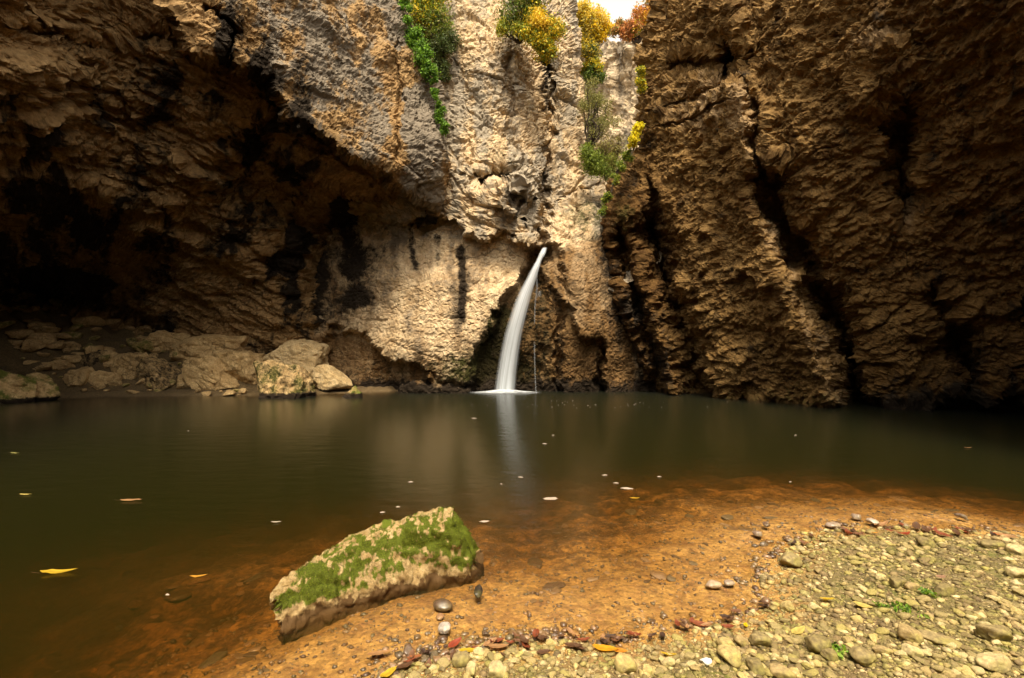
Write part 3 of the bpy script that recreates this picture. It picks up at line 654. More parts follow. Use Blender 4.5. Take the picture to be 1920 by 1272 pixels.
boulder('boulder', 'dark wet boulder with a glossy broken face in the middle of the left shore', 284, 677, 732, 84, 14.3, 86, dark=0.45, dep=0.8, yaw=0.5)
boulder('boulder', 'rough brown boulder leaning behind the dark wet one', 228, 668, 712, 84, 14.9, 97, dep=0.8)
boulder('stone', 'flat grey-brown slab stone tilted right, second from the left mossy rocks', 194, 695, 729, 82, 14.1, 108, dep=0.7, tilt=12, cuts=9, cat='stone', group='stones on the far left shore')
boulder('stone', 'rounded brown stone left of the flat slab stone', 132, 688, 724, 56, 14.5, 119, dep=0.8, sub=4, cat='stone', group='stones on the far left shore')
boulder('boulder', 'dark slanting boulder propped between the back boulders', 292, 626, 668, 90, 15.9, 130, dep=0.7, tilt=-14)
boulder('stone', 'small triangular stone under the tilted slab', 340, 702, 728, 44, 14.2, 141, dep=0.8, sub=4, cat='stone', group='stones on the far left shore')
boulder('boulder', 'pale green mossy boulder at the left edge of the frame', 6, 688, 760, 92, 12.9, 152, moss=0.8, dep=0.7, tilt=14)
boulder('boulder', 'low greenish wedge boulder right of the pale mossy one', 58, 700, 752, 86, 13.3, 163, moss=0.65, dep=0.6, tilt=14, cuts=10)
boulder('boulder', 'dark square block on the slope at the far left', 22, 624, 668, 66, 16.0, 174, dark=0.25, dep=0.8, cuts=9)
boulder('boulder', 'long low dark boulder on the slope beside the square block', 92, 640, 672, 90, 15.8, 185, dark=0.2, dep=0.6)
boulder('stone', 'broad brown stone above the rounded stone on the left slope', 95, 675, 700, 74, 15.0, 196, dep=0.7, sub=4, cat='stone', group='stones on the far left shore')
boulder('stone', 'thin dark leaning plate of stone on the left slope', 180, 656, 688, 70, 15.3, 207, dep=0.5, tilt=-20, dark=0.3, sub=4, cuts=8, cat='stone', group='stones on the far left shore')
rr_ = random.Random(5)
for k in range(240):
    Y = rr_.uniform(14.4, 17.6); px = rr_.uniform(-60, 480) if Y > 15.0 else rr_.uniform(60, 720)
    X = (px-960)/FPX*Y; gz = float(ground_z(np.array([X]), np.array([Y]))[0][0])
    if gz < -0.05: continue
    w = (12+40*rr_.random()**1.7)*(1.0 if Y > 15.2 else 0.55)/FPX*Y
    V, F = rock_shape(300+k, 3, (w, w*rr_.uniform(0.6, 1), w*rr_.uniform(0.35, 0.6)), noise=0.04); V = rotz(V, rr_.uniform(0, 6.3)); V = roty(V, rr_.uniform(-0.35, 0.35))
    mk = np.zeros((len(V), 4)); mk[:, 3] = 1; mk[:, 0] = rr_.uniform(0, 0.35); mk[:, 2] = rr_.choice([0, 0, 0.5])
    o = mesh_np('stone', V, F, M['boulder'], smooth=False, attrs={'mask': mk}); o.location = (X, Y, gz+w*0.12)
    if gz > 0.35: tag(o, ('mossy' if mk[0, 2] > 0 else 'brown')+' broken stone on the dark rubble slope '+('at the left frame edge' if px < 90 else 'above the flat slab stone' if px < 230 else 'behind the dark wet boulder' if px < 340 else 'behind the wide flat-topped boulder'), 'stone', 'broken stones on the rubble slope')
    else: tag(o, 'small brown stone lying on the low ledge between the shore boulders', 'stone', 'small stones on the shore ledge')

# ------------------------------------------------------------------ mossy rock in the shallows
ST = [(0, 528, 1180, 508, 1113, 0.05), (0.04, 536, 1178, 516, 1104, 0.08), (0.15, 592, 1160, 560, 1068, 0.13), (0.3, 655, 1141, 618, 1034, 0.16), (0.42, 705, 1124, 662, 1005, 0.18), (0.55, 752, 1106, 712, 987, 0.18),
      (0.66, 790, 1096, 750, 979, 0.18), (0.76, 822, 1092, 785, 966, 0.18), (0.87, 855, 1089, 826, 960, 0.16), (0.92, 870, 1087, 848, 957, 0.14), (0.97, 882, 1084, 872, 990, 0.09), (1.0, 888, 1081, 887, 1034, 0.05)]
ST = np.array(ST); tt = np.linspace(0, 1, 200); I = lambda c: np.interp(tt, ST[:, 0], ST[:, c])
yb = CAM_H*FPX/(I(2)-636); xb = (I(1)-960)/FPX*yb; yr = yb+I(5); xr = (I(3)-960)/FPX*yr; zr = CAM_H-(I(4)-636)/FPX*yr
fl = np.array([-0.35, -0.12, 0.0, 0.25, 0.55, 0.8, 0.93, 1.0, 0.97, 0.9, 0.45, 0.0, -0.4])
sec = []
for k in range(len(tt)):
    f_ = np.array([[xb[k]+0.02, yb[k]+0.07, -0.35], [xb[k], yb[k]+0.01, -0.12], [xb[k], yb[k], 0.0], [xb[k]*0.8+xr[k]*0.2, yb[k]+0.01, zr[k]*0.3], [xb[k]*0.5+xr[k]*0.5, yb[k]+0.04, zr[k]*0.62], [xb[k]*0.2+xr[k]*0.8, yb[k]*0.55+yr[k]*0.45, zr[k]*0.87],
                   [xr[k], yr[k], zr[k]], [xr[k]-0.01, yr[k]+0.07, zr[k]-0.015], [xr[k], yr[k]+0.16, zr[k]*0.75-0.02], [xr[k]+0.02, yr[k]+0.24, zr[k]*0.3], [xr[k]+0.03, yr[k]+0.30, -0.1], [xr[k]+0.03, yr[k]+0.3, -0.35]])
    sd = np.r_[0, np.cumsum(np.linalg.norm(np.diff(f_, axis=0), axis=1))]; q = np.linspace(0, sd[-1], 110)
    sec.append(np.stack([np.interp(q, sd, f_[:, c]) for c in range(3)], 1))
G = np.array(sec)
for it in range(2): G[:, 1:-1] = 0.25*G[:, :-2]+0.5*G[:, 1:-1]+0.25*G[:, 2:]
cen0, cen1 = G[0].mean(0), G[-1].mean(0)
capL = [cen0+(G[0]-cen0)*f for f in (0.02, 0.35, 0.7, 0.93)]; capR = [cen1+(G[-1]-cen1)*f for f in (0.93, 0.7, 0.35, 0.02)]
for k, c in enumerate(capR): c[:, 0] += 0.012*(k+1)
G = np.array(capL+list(G)+capR)
n = grid_normals(G); P = G.reshape(-1, 3)
a, e, _ = facets(strat(P, (0.5, 0, 1), 1.5)*7, 0.9, 0.5, seed=3); b_, e2, _ = facets(P*24, 0.9, 0.5, seed=4)
cc_, e4, _ = facets(strat(P, (0.35, -0.4, 1), 1.8)*3.2, 1.0, 0.6, seed=8)
h = 0.026*a+0.009*b_+0.030*cc_-0.022+0.016*fbm(P*5, 4)+0.007*fbm(P*30, 4, 0.6)+0.012*ledges(P, (0.35, -0.4, 1), 0.09, 3)
h = h.reshape(G.shape[:2]); G2 = G+n*h[..., None]
# moss patches, traced where they grow on the rock
dd = G2-np.array([0, 0, CAM_H]); mpx, mpy = 960+dd[..., 0]/dd[..., 1]*FPX, 636-dd[..., 2]/dd[..., 1]*FPX
nv = fbm(P*11, 5, 0.65).reshape(G.shape[:2])
moss = streak(mpx, mpy, [(610, 1080), (680, 1050), (740, 1022), (800, 1005), (860, 1005), (875, 1040)], 56)+0.9*streak(mpx, mpy, [(530, 1135), (575, 1110), (620, 1090)], 24)+0.9*streak(mpx, mpy, [(862, 985), (885, 1030)], 16)+0.5*blob(mpx, mpy, 766, 985, 16, 8)
moss = moss*sstep(0.02, 0.10, G2[..., 2])
moss = np.clip(1.15*moss+1.1*nv+1.0*fbm(P*34+9, 4, 0.6).reshape(G.shape[:2])-0.10, 0, 1)*sstep(0.1, 0.4, moss)
mk = np.zeros(G.shape[:2]+(4,)); mk[..., 3] = 1; mk[..., 2] = moss; mk[..., 0] = 0.9*sstep(0.055, 0.0, G2[..., 2]+0.05*nv)+0.25*sstep(0.2, 0.06, G2[..., 2]+0.08*nv)
M['moss_rock'] = rock_material('pale_ochre_stone_with_moss', (0.33, 0.22, 0.09), (0.23, 0.15, 0.055), (0.46, 0.34, 0.17), dark=(0.10, 0.055, 0.02), moss=(0.09, 0.11, 0.008), scale=7, bump=0.6, dist=0.012, rough=0.7)
mr = mesh_np('mossy_rock', G2.reshape(-1, 3), grid_faces(*G2.shape[:2]), M['moss_rock'], attrs={'mask': mk.reshape(-1, 4)})
tag(mr, 'long wedge-shaped rock with green moss standing in the shallow water', 'rock')

def leaf_mat(name, rough=0.6, trans=0.35):
    m, nt, b = mat_new(name); L = nt.links; at = N(nt, 'ShaderNodeAttribute', attribute_name='tint')
    L.new(at.outputs['Color'], b.inputs['Base Color']); b.inputs['Roughness'].default_value = rough
    tl = N(nt, 'ShaderNodeBsdfTranslucent'); L.new(at.outputs['Color'], tl.inputs[0]); mx = N(nt, 'ShaderNodeMixShader'); mx.inputs[0].default_value = trans
    L.new(b.outputs[0], mx.inputs[1]); L.new(tl.outputs[0], mx.inputs[2]); L.new(mx.outputs[0], nt.nodes['Material Output'].inputs['Surface']); return m
M['leaf'] = leaf_mat('foliage'); M['moss'] = leaf_mat('moss_tufts', 0.9, 0.25)
def leaf_cloud(name, C, size, cols, mat, parent=None, r=None, bias=None, aspect=1.7, up=0.0):
    """C (n,3) leaf centres -> one mesh of folded leaf blades (4 vertices each)"""
    r = r or rng; n = len(C); a = r.normal(size=(n, 3)); a[:, 2] += up; a /= np.linalg.norm(a, axis=1)[:, None]
    b = np.cross(a, r.normal(size=(n, 3))); b /= np.linalg.norm(b, axis=1)[:, None]
    sz = size*r.uniform(0.6, 1.35, size=(n, 1)); w = sz/aspect*0.5
    nn = np.cross(a, b)
    V = np.stack([C-a*sz*0.5, C+b*w+nn*w*0.25, C+a*sz*0.5, C-b*w+nn*w*0.25], 1).reshape(-1, 3)
    F = np.arange(n*4).reshape(n, 4)
    cols = np.array(cols, float)[r.integers(0, len(cols), n)]*r.uniform(0.6, 1.35, size=(n, 1)) if bias is None else bias
    T = np.repeat(np.c_[np.clip(cols, 0, 1), np.ones(n)], 4, 0)
    return mesh_np(name, V, F, mat, parent, smooth=False, attrs={'tint': T})
mm = moss.ravel(); idx = np.where(mm > 0.3)[0]; idx = rng.choice(idx, 60000, p=mm[idx]/mm[idx].sum())
C = G2.reshape(-1, 3)[idx]+n.reshape(-1, 3)[idx]*rng.uniform(0, 0.008, size=(len(idx), 1))+rng.normal(size=(len(idx), 3))*0.003
o = leaf_cloud('moss', C, 0.0055, [(0.07, 0.10, 0.005), (0.12, 0.16, 0.008), (0.26, 0.29, 0.015), (0.035, 0.05, 0.005), (0.11, 0.09, 0.018)], M['moss'], mr, aspect=2.5); o['kind'] = 'stuff'

# ------------------------------------------------------------------ waterfall
fm = bpy.data.materials.new('silky_falling_water'); fm.use_nodes = True; nt = fm.node_tree; b = nt.nodes['Principled BSDF']; L = nt.links
b.inputs['Base Color'].default_value = (0.86, 0.91, 0.97, 1); b.inputs['Roughness'].default_value = 0.5; b.inputs['Subsurface Weight'].default_value = 0.0
tl = N(nt, 'ShaderNodeBsdfTranslucent'); tl.inputs[0].default_value = (0.84, 0.90, 0.97, 1); m1 = N(nt, 'ShaderNodeMixShader'); m1.inputs[0].default_value = 0.4
L.new(b.outputs[0], m1.inputs[1]); L.new(tl.outputs[0], m1.inputs[2])
trn = N(nt, 'ShaderNodeBsdfTransparent'); m2 = N(nt, 'ShaderNodeMixShader')
at = N(nt, 'ShaderNodeAttribute', attribute_name='flow'); sc_ = N(nt, 'ShaderNodeSeparateColor'); L.new(at.outputs['Color'], sc_.inputs[0])
cv = N(nt, 'ShaderNodeCombineXYZ'); L.new(math_(nt, 'MULTIPLY', sc_.outputs[0], 14.0), cv.inputs[0]); L.new(math_(nt, 'MULTIPLY', sc_.outputs[1], 1.6), cv.inputs[1])
nn_ = N(nt, 'ShaderNodeTexNoise', i_Scale=1.0, i_Detail=5.0, i_Roughness=0.6); L.new(cv.outputs[0], nn_.inputs['Vector'])
L.new(math_(nt, 'MULTIPLY', sc_.outputs[2], ramp(nt, nn_.outputs[0], [(0.28, g3(0.50)), (0.60, g3(1.0))])), m2.inputs[0])
L.new(trn.outputs[0], m2.inputs[1]); L.new(m1.outputs[0], m2.inputs[2]); L.new(m2.outputs[0], nt.nodes['Material Output'].inputs['Surface'])
def stream(name, pts, parent, alpha=1.0, bulge=0.5, nr=90, nc=22, tail=1.0, foot=0.0):
    """pts: (px, py, width px, Y) down the stream -> curved sheet of water bulging towards the pool"""
    pts = np.array(pts, float); t = np.linspace(0, 1, nr); k = np.linspace(0, 1, len(pts))
    c = [np.interp(t, k, pts[:, j]) for j in range(4)]
    for j in range(4):
        for _ in range(4): c[j][1:-1] = 0.25*c[j][:-2]+0.5*c[j][1:-1]+0.25*c[j][2:]
    u = np.linspace(-1, 1, nc)[None]; W = c[2][:, None]/FPX*c[3][:, None]
    X = ((c[0]-960)/FPX*c[3])[:, None]+u*W*0.5; Y = c[3][:, None]-np.sqrt(np.clip(1-u*u, 0, 1))*W*bulge*0.5; Z = (CAM_H-(c[1]-636)/FPX*c[3])[:, None]+0*u
    A = np.ones(X.shape+(4,)); A[..., 0] = u*0.5+0.5; A[..., 1] = t[:, None]; A[..., 2] = alpha*np.clip((1-np.abs(u)**1.7)*1.2, 0, 1)*sstep(0, 0.02, t)[:, None]
    return mesh_np(name, np.stack([X, Y, Z], -1).reshape(-1, 3), grid_faces(nr, nc), fm, parent, attrs={'flow': A.reshape(-1, 4)})
fall = bpy.data.objects.new('waterfall', None); fall.location = (0, 0, 0); link(fall)
tag(fall, 'silky white waterfall dropping from the cleft into the pool', 'waterfall')
ML = [(1022, 464, 9, 15.55), (1017, 476, 13, 15.5), (1011, 488, 10, 15.45), (1004, 504, 15, 15.4), (996, 524, 20, 15.4), (987, 545, 25, 15.4), (979, 568, 29, 15.4), (971, 595, 31, 15.4), (963, 625, 33, 15.42), (956, 660, 35, 15.45), (950, 700, 37, 15.48), (946, 737, 39, 15.5)]
ML = [(x, y, w*1.08, Y) for x, y, w, Y in ML]
stream('stream', ML, fall, 0.85)
stream('stream', [(x-1, y, w*0.62, Y+0.12) for x, y, w, Y in ML], fall, 0.6)
stream('trickle', [(1006, 512, 4, 15.75), (1007, 540, 5, 15.75), (1003, 572, 3, 15.75), (1002, 640, 2.4, 15.75), (1003, 700, 2.4, 15.75), (1005, 735, 3, 15.75)], fall, 0.28)
stream('trickle', [(1012, 545, 8, 15.9), (1010, 560, 11, 15.9), (1006, 580, 6, 15.9), (1005, 640, 3, 15.9)], fall, 0.2)
# white water where it lands: a low mound of froth
r0 = np.linspace(0, 1, 26)[:, None]; th = np.linspace(0, 2*math.pi, 72)[None]
fxw = 0.5+0.5*np.cos(th)
X = -0.22+r0*np.cos(th)*1.12; Y = 15.25+r0*np.sin(th)*0.42; Z = 0.012+0.085*np.exp(-(r0*1.8)**2)+0.01*fbm(np.stack([X.ravel()*7, Y.ravel()*12, X.ravel()*0], 1), 4).reshape(X.shape)*(1-r0)+0*th
A = np.ones(X.shape+(4,)); A[..., 0] = (X+2)*0.4; A[..., 1] = Y*4; A[..., 2] = np.clip(2.0*(1-r0**1.5)*(0.75+0.6*fbm(np.stack([X.ravel()*3, Y.ravel()*8, X.ravel()*0], 1), 4).reshape(X.shape)), 0, 1)
mesh_np('froth', np.stack([X, Y, Z], -1).reshape(-1, 3), grid_faces(*X.shape), fm, fall, attrs={'flow': A.reshape(-1, 4)})

# ------------------------------------------------------------------ pebbles
def pebble_mat(name, wet):
    m, nt, b = mat_new(name); L = nt.links; tc = N(nt, 'ShaderNodeTexCoord'); oi = N(nt, 'ShaderNodeObjectInfo')
    at = N(nt, 'ShaderNodeAttribute', attribute_name='tint')
    n = N(nt, 'ShaderNodeTexNoise', i_Scale=38.0, i_Detail=6.0, i_Roughness=0.65); L.new(tc.outputs['Object'], n.inputs['Vector'])
    n2 = N(nt, 'ShaderNodeTexNoise', i_Scale=9.0, i_Detail=4.0); L.new(tc.outputs['Object'], n2.inputs['Vector'])
    c = mixc(nt, ramp(nt, n2.outputs[0], [(0.45, g3(0)), (0.65, g3(0.55 if not wet else 0.2))]), at.outputs['Color'], (0.22, 0.20, 0.035))
    c = mixc(nt, 1.0, c, ramp(nt, n.outputs[0], [(0.3, g3(0.45)), (0.7, g3(1.45))]), 'MULTIPLY')
    L.new(c, b.inputs['Base Color']); b.inputs['Roughness'].default_value = 0.4 if wet else 0.8
    if wet: b.inputs['Coat Weight'].default_value = 0.3; b.inputs['Coat Roughness'].default_value = 0.15
    bp = N(nt, 'ShaderNodeBump', i_Strength=0.5, i_Distance=0.004); L.new(n.outputs[0], bp.inputs['Height']); L.new(bp.outputs[0], b.inputs['Normal']); return m
M['pebble'] = pebble_mat('dry_pebble', False); M['wet_pebble'] = pebble_mat('wet_pebble', True)
DRY = [(0.34, 0.24, 0.10), (0.42, 0.31, 0.12), (0.27, 0.20, 0.085), (0.50, 0.39, 0.19), (0.21, 0.155, 0.06), (0.33, 0.26, 0.08), (0.19, 0.13, 0.055)]
WET = [(0.16, 0.085, 0.035), (0.10, 0.055, 0.03), (0.20, 0.11, 0.05), (0.14, 0.10, 0.06), (0.28, 0.17, 0.09)]
def pebble(px, py, w, h, label, cat, col, group, yaw=0.0, wet=False, seed=1, sub=3, zoff=0.0, name='pebble', flat=0.6, lift=0.35):
    x, y = pool_pt(px, py, 0.06 if not wet else 0.0); gz = float(ground_z(np.array([x]), np.array([y]))[0][0])
    if not wet: x, y = pool_pt(px, py, gz+0.01); gz = float(ground_z(np.array([x]), np.array([y]))[0][0])
    W = w/FPX*y; D_ = h/FPX*y*1.7
    V, F = rock_shape(seed, sub, (W, D_, min(W, D_)*flat), cuts=13, cutd=(0.55, 0.97), soft=26, noise=0.03); V = rotz(V, yaw)
    T = np.tile(np.r_[col, 1.0], (len(V), 1)); o = mesh_np(name, V, F, M['wet_pebble' if wet else 'pebble'], attrs={'tint': T}); o.location = (x, y, gz+min(W, D_)*flat*lift+zoff)
    return tag(o, label, cat, group)
big = [(1172, 1248, 42, 30, 'round smooth yellow pebble standing alone at the bottom edge of the gravel', 1), (930, 1262, 38, 26, 'large pale yellow pebble at the bottom frame edge, middle of the gravel tip', 3),
 (885, 1258, 22, 24, 'upright pale pebble left of the large pale yellow one', 3), (863, 1240, 38, 20, 'grey-brown flat pebble beside the yellow leaf at the left tip of the bank', 2), (897, 1225, 22, 14, 'small cream pebble above the grey-brown flat one', 3),
 (1252, 1246, 28, 14, 'bright cream oval pebble between the round yellow pebble and the blocky one', 3), (1212, 1258, 22, 14, 'pale pebble right of the round yellow one', 1),
 (1368, 1233, 38, 30, 'blocky bright yellow pebble near the bottom with a white chip beside it', 1), (1360, 1211, 28, 20, 'rounded yellow pebble above the blocky bright one', 1), (1390, 1206, 27, 18, 'tan pebble touching the rounded yellow one', 0),
 (1424, 1206, 38, 20, 'flat grey-yellow pebble right of the tan one', 2), (1533, 1217, 45, 26, 'broad brown pebble on green silt', 4), (1553, 1233, 30, 18, 'dark olive pebble in front of the broad brown one', 4), (1618, 1240, 43, 27, 'large rounded grey-tan cobble alone on the lower gravel', 2),
 (1706, 1199, 42, 30, 'big round tan cobble left of the long slab-like cobble', 0), (1755, 1201, 78, 20, 'longest cobble on the bank, grey and slanting', 2), (1710, 1226, 34, 18, 'pale triangular stone below the big round tan cobble', 3),
 (1866, 1197, 54, 24, 'domed grey-tan cobble towards the right edge', 2), (1862, 1249, 62, 24, 'pale elongated cobble in the lower right corner', 3), (1417, 1254, 34, 22, 'brown rounded pebble at the bottom beside the green silt', 4), (1467, 1266, 46, 18, 'wide tan cobble cut by the bottom frame edge', 0),
 (1655, 1221, 34, 11, 'thin flat tan pebble between two cobbles', 0), (1768, 1109, 36, 18, 'dark brown domed pebble beside a green sprout', 4), (1684, 1098, 40, 16, 'dark grey-brown flat cobble in the middle of the bank', 4), (1715, 1104, 34, 13, 'pale tan pebble leaning on the dark flat cobble', 0),
 (1734, 1022, 28, 18, 'rounded olive pebble near the far edge of the bank', 4), (1482, 1060, 34, 24, 'grey slanting stone on the wet inner edge of the bank', 2), (1527, 1142, 26, 13, 'pointed pale yellow pebble', 3), (1477, 1141, 24, 17, 'upright yellow pebble near the inner water edge', 1),
 (1908, 1038, 34, 22, 'pale block cut by the right frame edge', 3), (1907, 1078, 32, 14, 'pale rounded pebble below the pale block at the right edge', 3), (1650, 1085, 16, 9, 'small bright cream chip in the upper middle of the bank', 3), (1862, 1024, 40, 13, 'flat greenish stone near the upper right of the bank', 4)]
for k, (px, py, w, h, lb, ci) in enumerate(big):
    c = DRY[ci]; yaw = -0.5 if 'longest' in lb else rr_.uniform(-0.3, 0.3)
    pebble(px, py, w, h, lb, 'cobble' if w > 40 else 'pebble', c, 'large stones on the gravel bank', yaw=yaw, seed=500+k, sub=4, name='cobble' if w > 40 else 'pebble', flat=0.75 if w < 70 else 0.5)
pebble(1323, 1241, 24, 12, 'only pure white chip lying on the gravel', 'pebble', (0.85, 0.83, 0.78), 'large stones on the gravel bank', seed=601)
for k, (px, py, w, h, lb, c, z) in enumerate([(833, 1141, 40, 20, 'dark wet pebble with a white glint in the shallows below the mossy rock', (0.10, 0.06, 0.035), 0.02), (834, 1188, 26, 24, 'grey-white wet pebble at the water edge beside a red leaf', (0.45, 0.38, 0.33), 0.03),
      (896, 1122, 18, 26, 'small black pointed stone sticking out of the amber shallows', (0.03, 0.022, 0.018), 0.05), (825, 1160, 14, 12, 'tiny wet pebble between the dark pebble and the grey-white one', (0.3, 0.16, 0.08), 0.01), (1337, 1103, 30, 13, 'pale wet stone in the water left of the bank', (0.42, 0.30, 0.20), 0.02),
      (1366, 1100, 22, 11, 'greyish wet stone touching the bank next to the pale wet one', (0.30, 0.22, 0.16), 0.02), (1421, 1009, 18, 14, 'small wet glinting stone off the inner corner of the bank', (0.25, 0.17, 0.12), 0.03), (1436, 992, 14, 12, 'tiny wet dark stone, leftmost of the row in the far shallows', (0.15, 0.09, 0.06), 0.03),
      (1562, 990, 28, 11, 'flat glossy stone in the far shallows', (0.30, 0.22, 0.16), 0.02), (1605, 976, 18, 12, 'outermost wet stone above the bank', (0.28, 0.2, 0.14), 0.03), (1803, 978, 14, 16, 'upright wet stone glinting at the far edge of the bank', (0.2, 0.14, 0.1), 0.04), (1636, 988, 20, 14, 'pale glossy wet stone on the far rim of the bank', (0.42, 0.33, 0.26), 0.03)]):
    pebble(px, py, w, h, lb, 'stone', c, 'wet stones at the water edge', wet=True, seed=620+k, sub=3, zoff=z, name='stone', flat=0.55, lift=0.2)
# scattered pebbles: the larger ones are things of their own, the grit is one mass
cand = []
while len(cand) < 11000:
    py = rr_.uniform(972, 1290); px = rr_.uniform(640, 2000); x, y = pool_pt(px, py, 0.04)
    if rr_.random() > 0.25+0.75*(2.6/y)**2: pass
    cand.append((x, y))
ca = np.array(cand); cz, cd = ground_z(ca[:, 0], ca[:, 1]); cn = fbm(np.c_[ca*1.7, ca[:, 0]*0], 3)
keep = (cd > -0.10) & (rng.random(len(ca)) < np.where(cd > 0.02, 0.85+0.5*cn, 0.35)); ca, cz, cd, cn = ca[keep], cz[keep], cd[keep], cn[keep]
siz = 0.014+0.036*rng.random(len(ca))**2.6+0.010*np.clip(cn, 0, 1); siz *= 1+0.25*(ca[:, 1]-2.5)
app = siz/ca[:, 1]; order = np.argsort(-app); nb = 265
BASE = {}
for wet in (0, 1):
    for v in range(10):
        V, F = rock_shape(700+v+20*wet, 3, (1, 0.55+0.045*v, 0.34+0.025*v), cuts=12, cutd=(0.45, 0.95), soft=34, noise=0.04)
        c = np.array((WET if wet else DRY)[v % (5 if wet else 7)])*(0.85+0.04*v); T = np.tile(np.r_[c, 1.0], (len(V), 1))
        o = mesh_np('pebble', V, F, M['wet_pebble' if wet else 'pebble'], attrs={'tint': T}); BASE[wet, v] = o.data; bpy.data.objects.remove(o)
for i in order[:nb]:
    wet = 1 if cd[i] < 0.09 else 0; v = int(rng.integers(10))
    o = bpy.data.objects.new('pebble', BASE[wet, v]); link(o); o.location = (ca[i, 0], ca[i, 1], cz[i]+siz[i]*0.16)
    o.scale = (siz[i]*1.25,)*3; o.rotation_euler = (rng.uniform(-.3, .3), rng.uniform(-.3, .3), rng.uniform(0, 6.28))
    pxi = 960+ca[i, 0]/ca[i, 1]*FPX; pyi = 636+1536/ca[i, 1]
    where = ('left tip' if pxi < 1100 else 'inner corner' if pxi < 1460 else 'right half')+' of the gravel bank, '+('at the bottom of the frame' if pyi > 1225 else 'below the green sprouts' if pyi > 1150 else 'level with the green sprouts' if pyi > 1070 else 'near its far rim')
    if wet: tag(o, 'wet '+['brown', 'dark brown', 'reddish brown', 'grey-brown', 'tan'][v % 5]+' pebble, '+where, 'pebble', 'wet pebbles along the rim of the bank')
    else: tag(o, 'dry '+['ochre', 'yellow ochre', 'grey-brown', 'cream', 'dark brown', 'olive', 'dull brown'][v % 7]+' pebble, '+where, 'pebble', 'dry pebbles strewn over the gravel bank')
def gravel(name, idxs, wet, label):
    U, F = ICO[1]; Vs, Fs, Ts = [], [], []; pal = WET if wet else DRY
    for q, i in enumerate(idxs):
        sc3 = siz[i]*np.array([rng.uniform(.45, .75), rng.uniform(.35, .6), rng.uniform(.2, .38)]); V = U*(1+0.18*rng.normal(size=(len(U), 1)))*sc3
        V = rotz(V, rng.uniform(0, 6.28)); Vs.append(V+[ca[i, 0], ca[i, 1], cz[i]+siz[i]*0.1]); Fs.append(F+q*len(U)); c = np.array(pal[rng.integers(len(pal))])*rng.uniform(.7, 1.2); Ts.append(np.tile(np.r_[c, 1], (len(U), 1)))
    o = mesh_np(name, np.concatenate(Vs), np.concatenate(Fs), M['wet_pebble' if wet else 'pebble'], attrs={'tint': np.concatenate(Ts)}); return tag(o, label, kind='stuff')
rest = order[nb:]
gravel('gravel', [i for i in rest if cd[i] >= 0.07], False, 'dry yellow-grey gravel covering the bank'); gravel('wet_gravel', [i for i in rest if cd[i] < 0.07], True, 'wet brown grit along the water edge')
# finer grit, and sunken stones on the bed of the pool
def scatter(n, x0, x1, y0, y1, d0, d1, s0, s1, pw=2.0):
    a = np.c_[rng.uniform(x0, x1, n), y0+(y1-y0)*rng.random(n)**1.5]; z, d = ground_z(a[:, 0], a[:, 1]); k = (d > d0) & (d < d1) & (np.abs(a[:, 0]) < a[:, 1]*1.08)
    return a[k], z[k], d[k], s0+(s1-s0)*rng.random(k.sum())**pw
sv = (ca, cz, cd, siz)
ca, cz, cd, siz = scatter(26000, -0.9, 5, 2.2, 4.9, 0.0, 9, 0.006, 0.014, 1); gravel('fine_gravel', range(len(ca)), False, 'fine yellowish grit between the pebbles')
ca, cz, cd, siz = scatter(9000, -2.4, 5, 2.2, 5.5, -1.6, -0.03, 0.010, 0.034, 3); gravel('sunken_gravel', range(len(ca)), True, 'brown grit lying under the shallow amber water')
ca, cz, cd, siz = scatter(420, -2.8, 4.5, 2.2, 5.6, -2.6, -0.35, 0.05, 0.16, 2.0)
for i in np.argsort(-siz/ca[:, 1])[:170]:
    if -1.3 < ca[i, 0] < -0.1 and 2.7 < ca[i, 1] < 3.7: continue
    o = bpy.data.objects.new('sunken_stone', BASE[1, int(rng.integers(10))]); link(o); o.location = (ca[i, 0], ca[i, 1], cz[i]); o.scale = (siz[i]*1.2, siz[i], siz[i]*0.5); o.rotation_euler = (0, 0, rng.uniform(0, 6.28))
    tag(o, 'blurred brown stone under the water '+('left of the mossy rock' if ca[i, 0] < -1.2 else 'beyond the mossy rock' if ca[i, 0] < 0 else 'off the middle of the bank' if ca[i, 0] < 1.5 else 'off the far rim of the bank'), 'stone', 'stones under the shallow water')

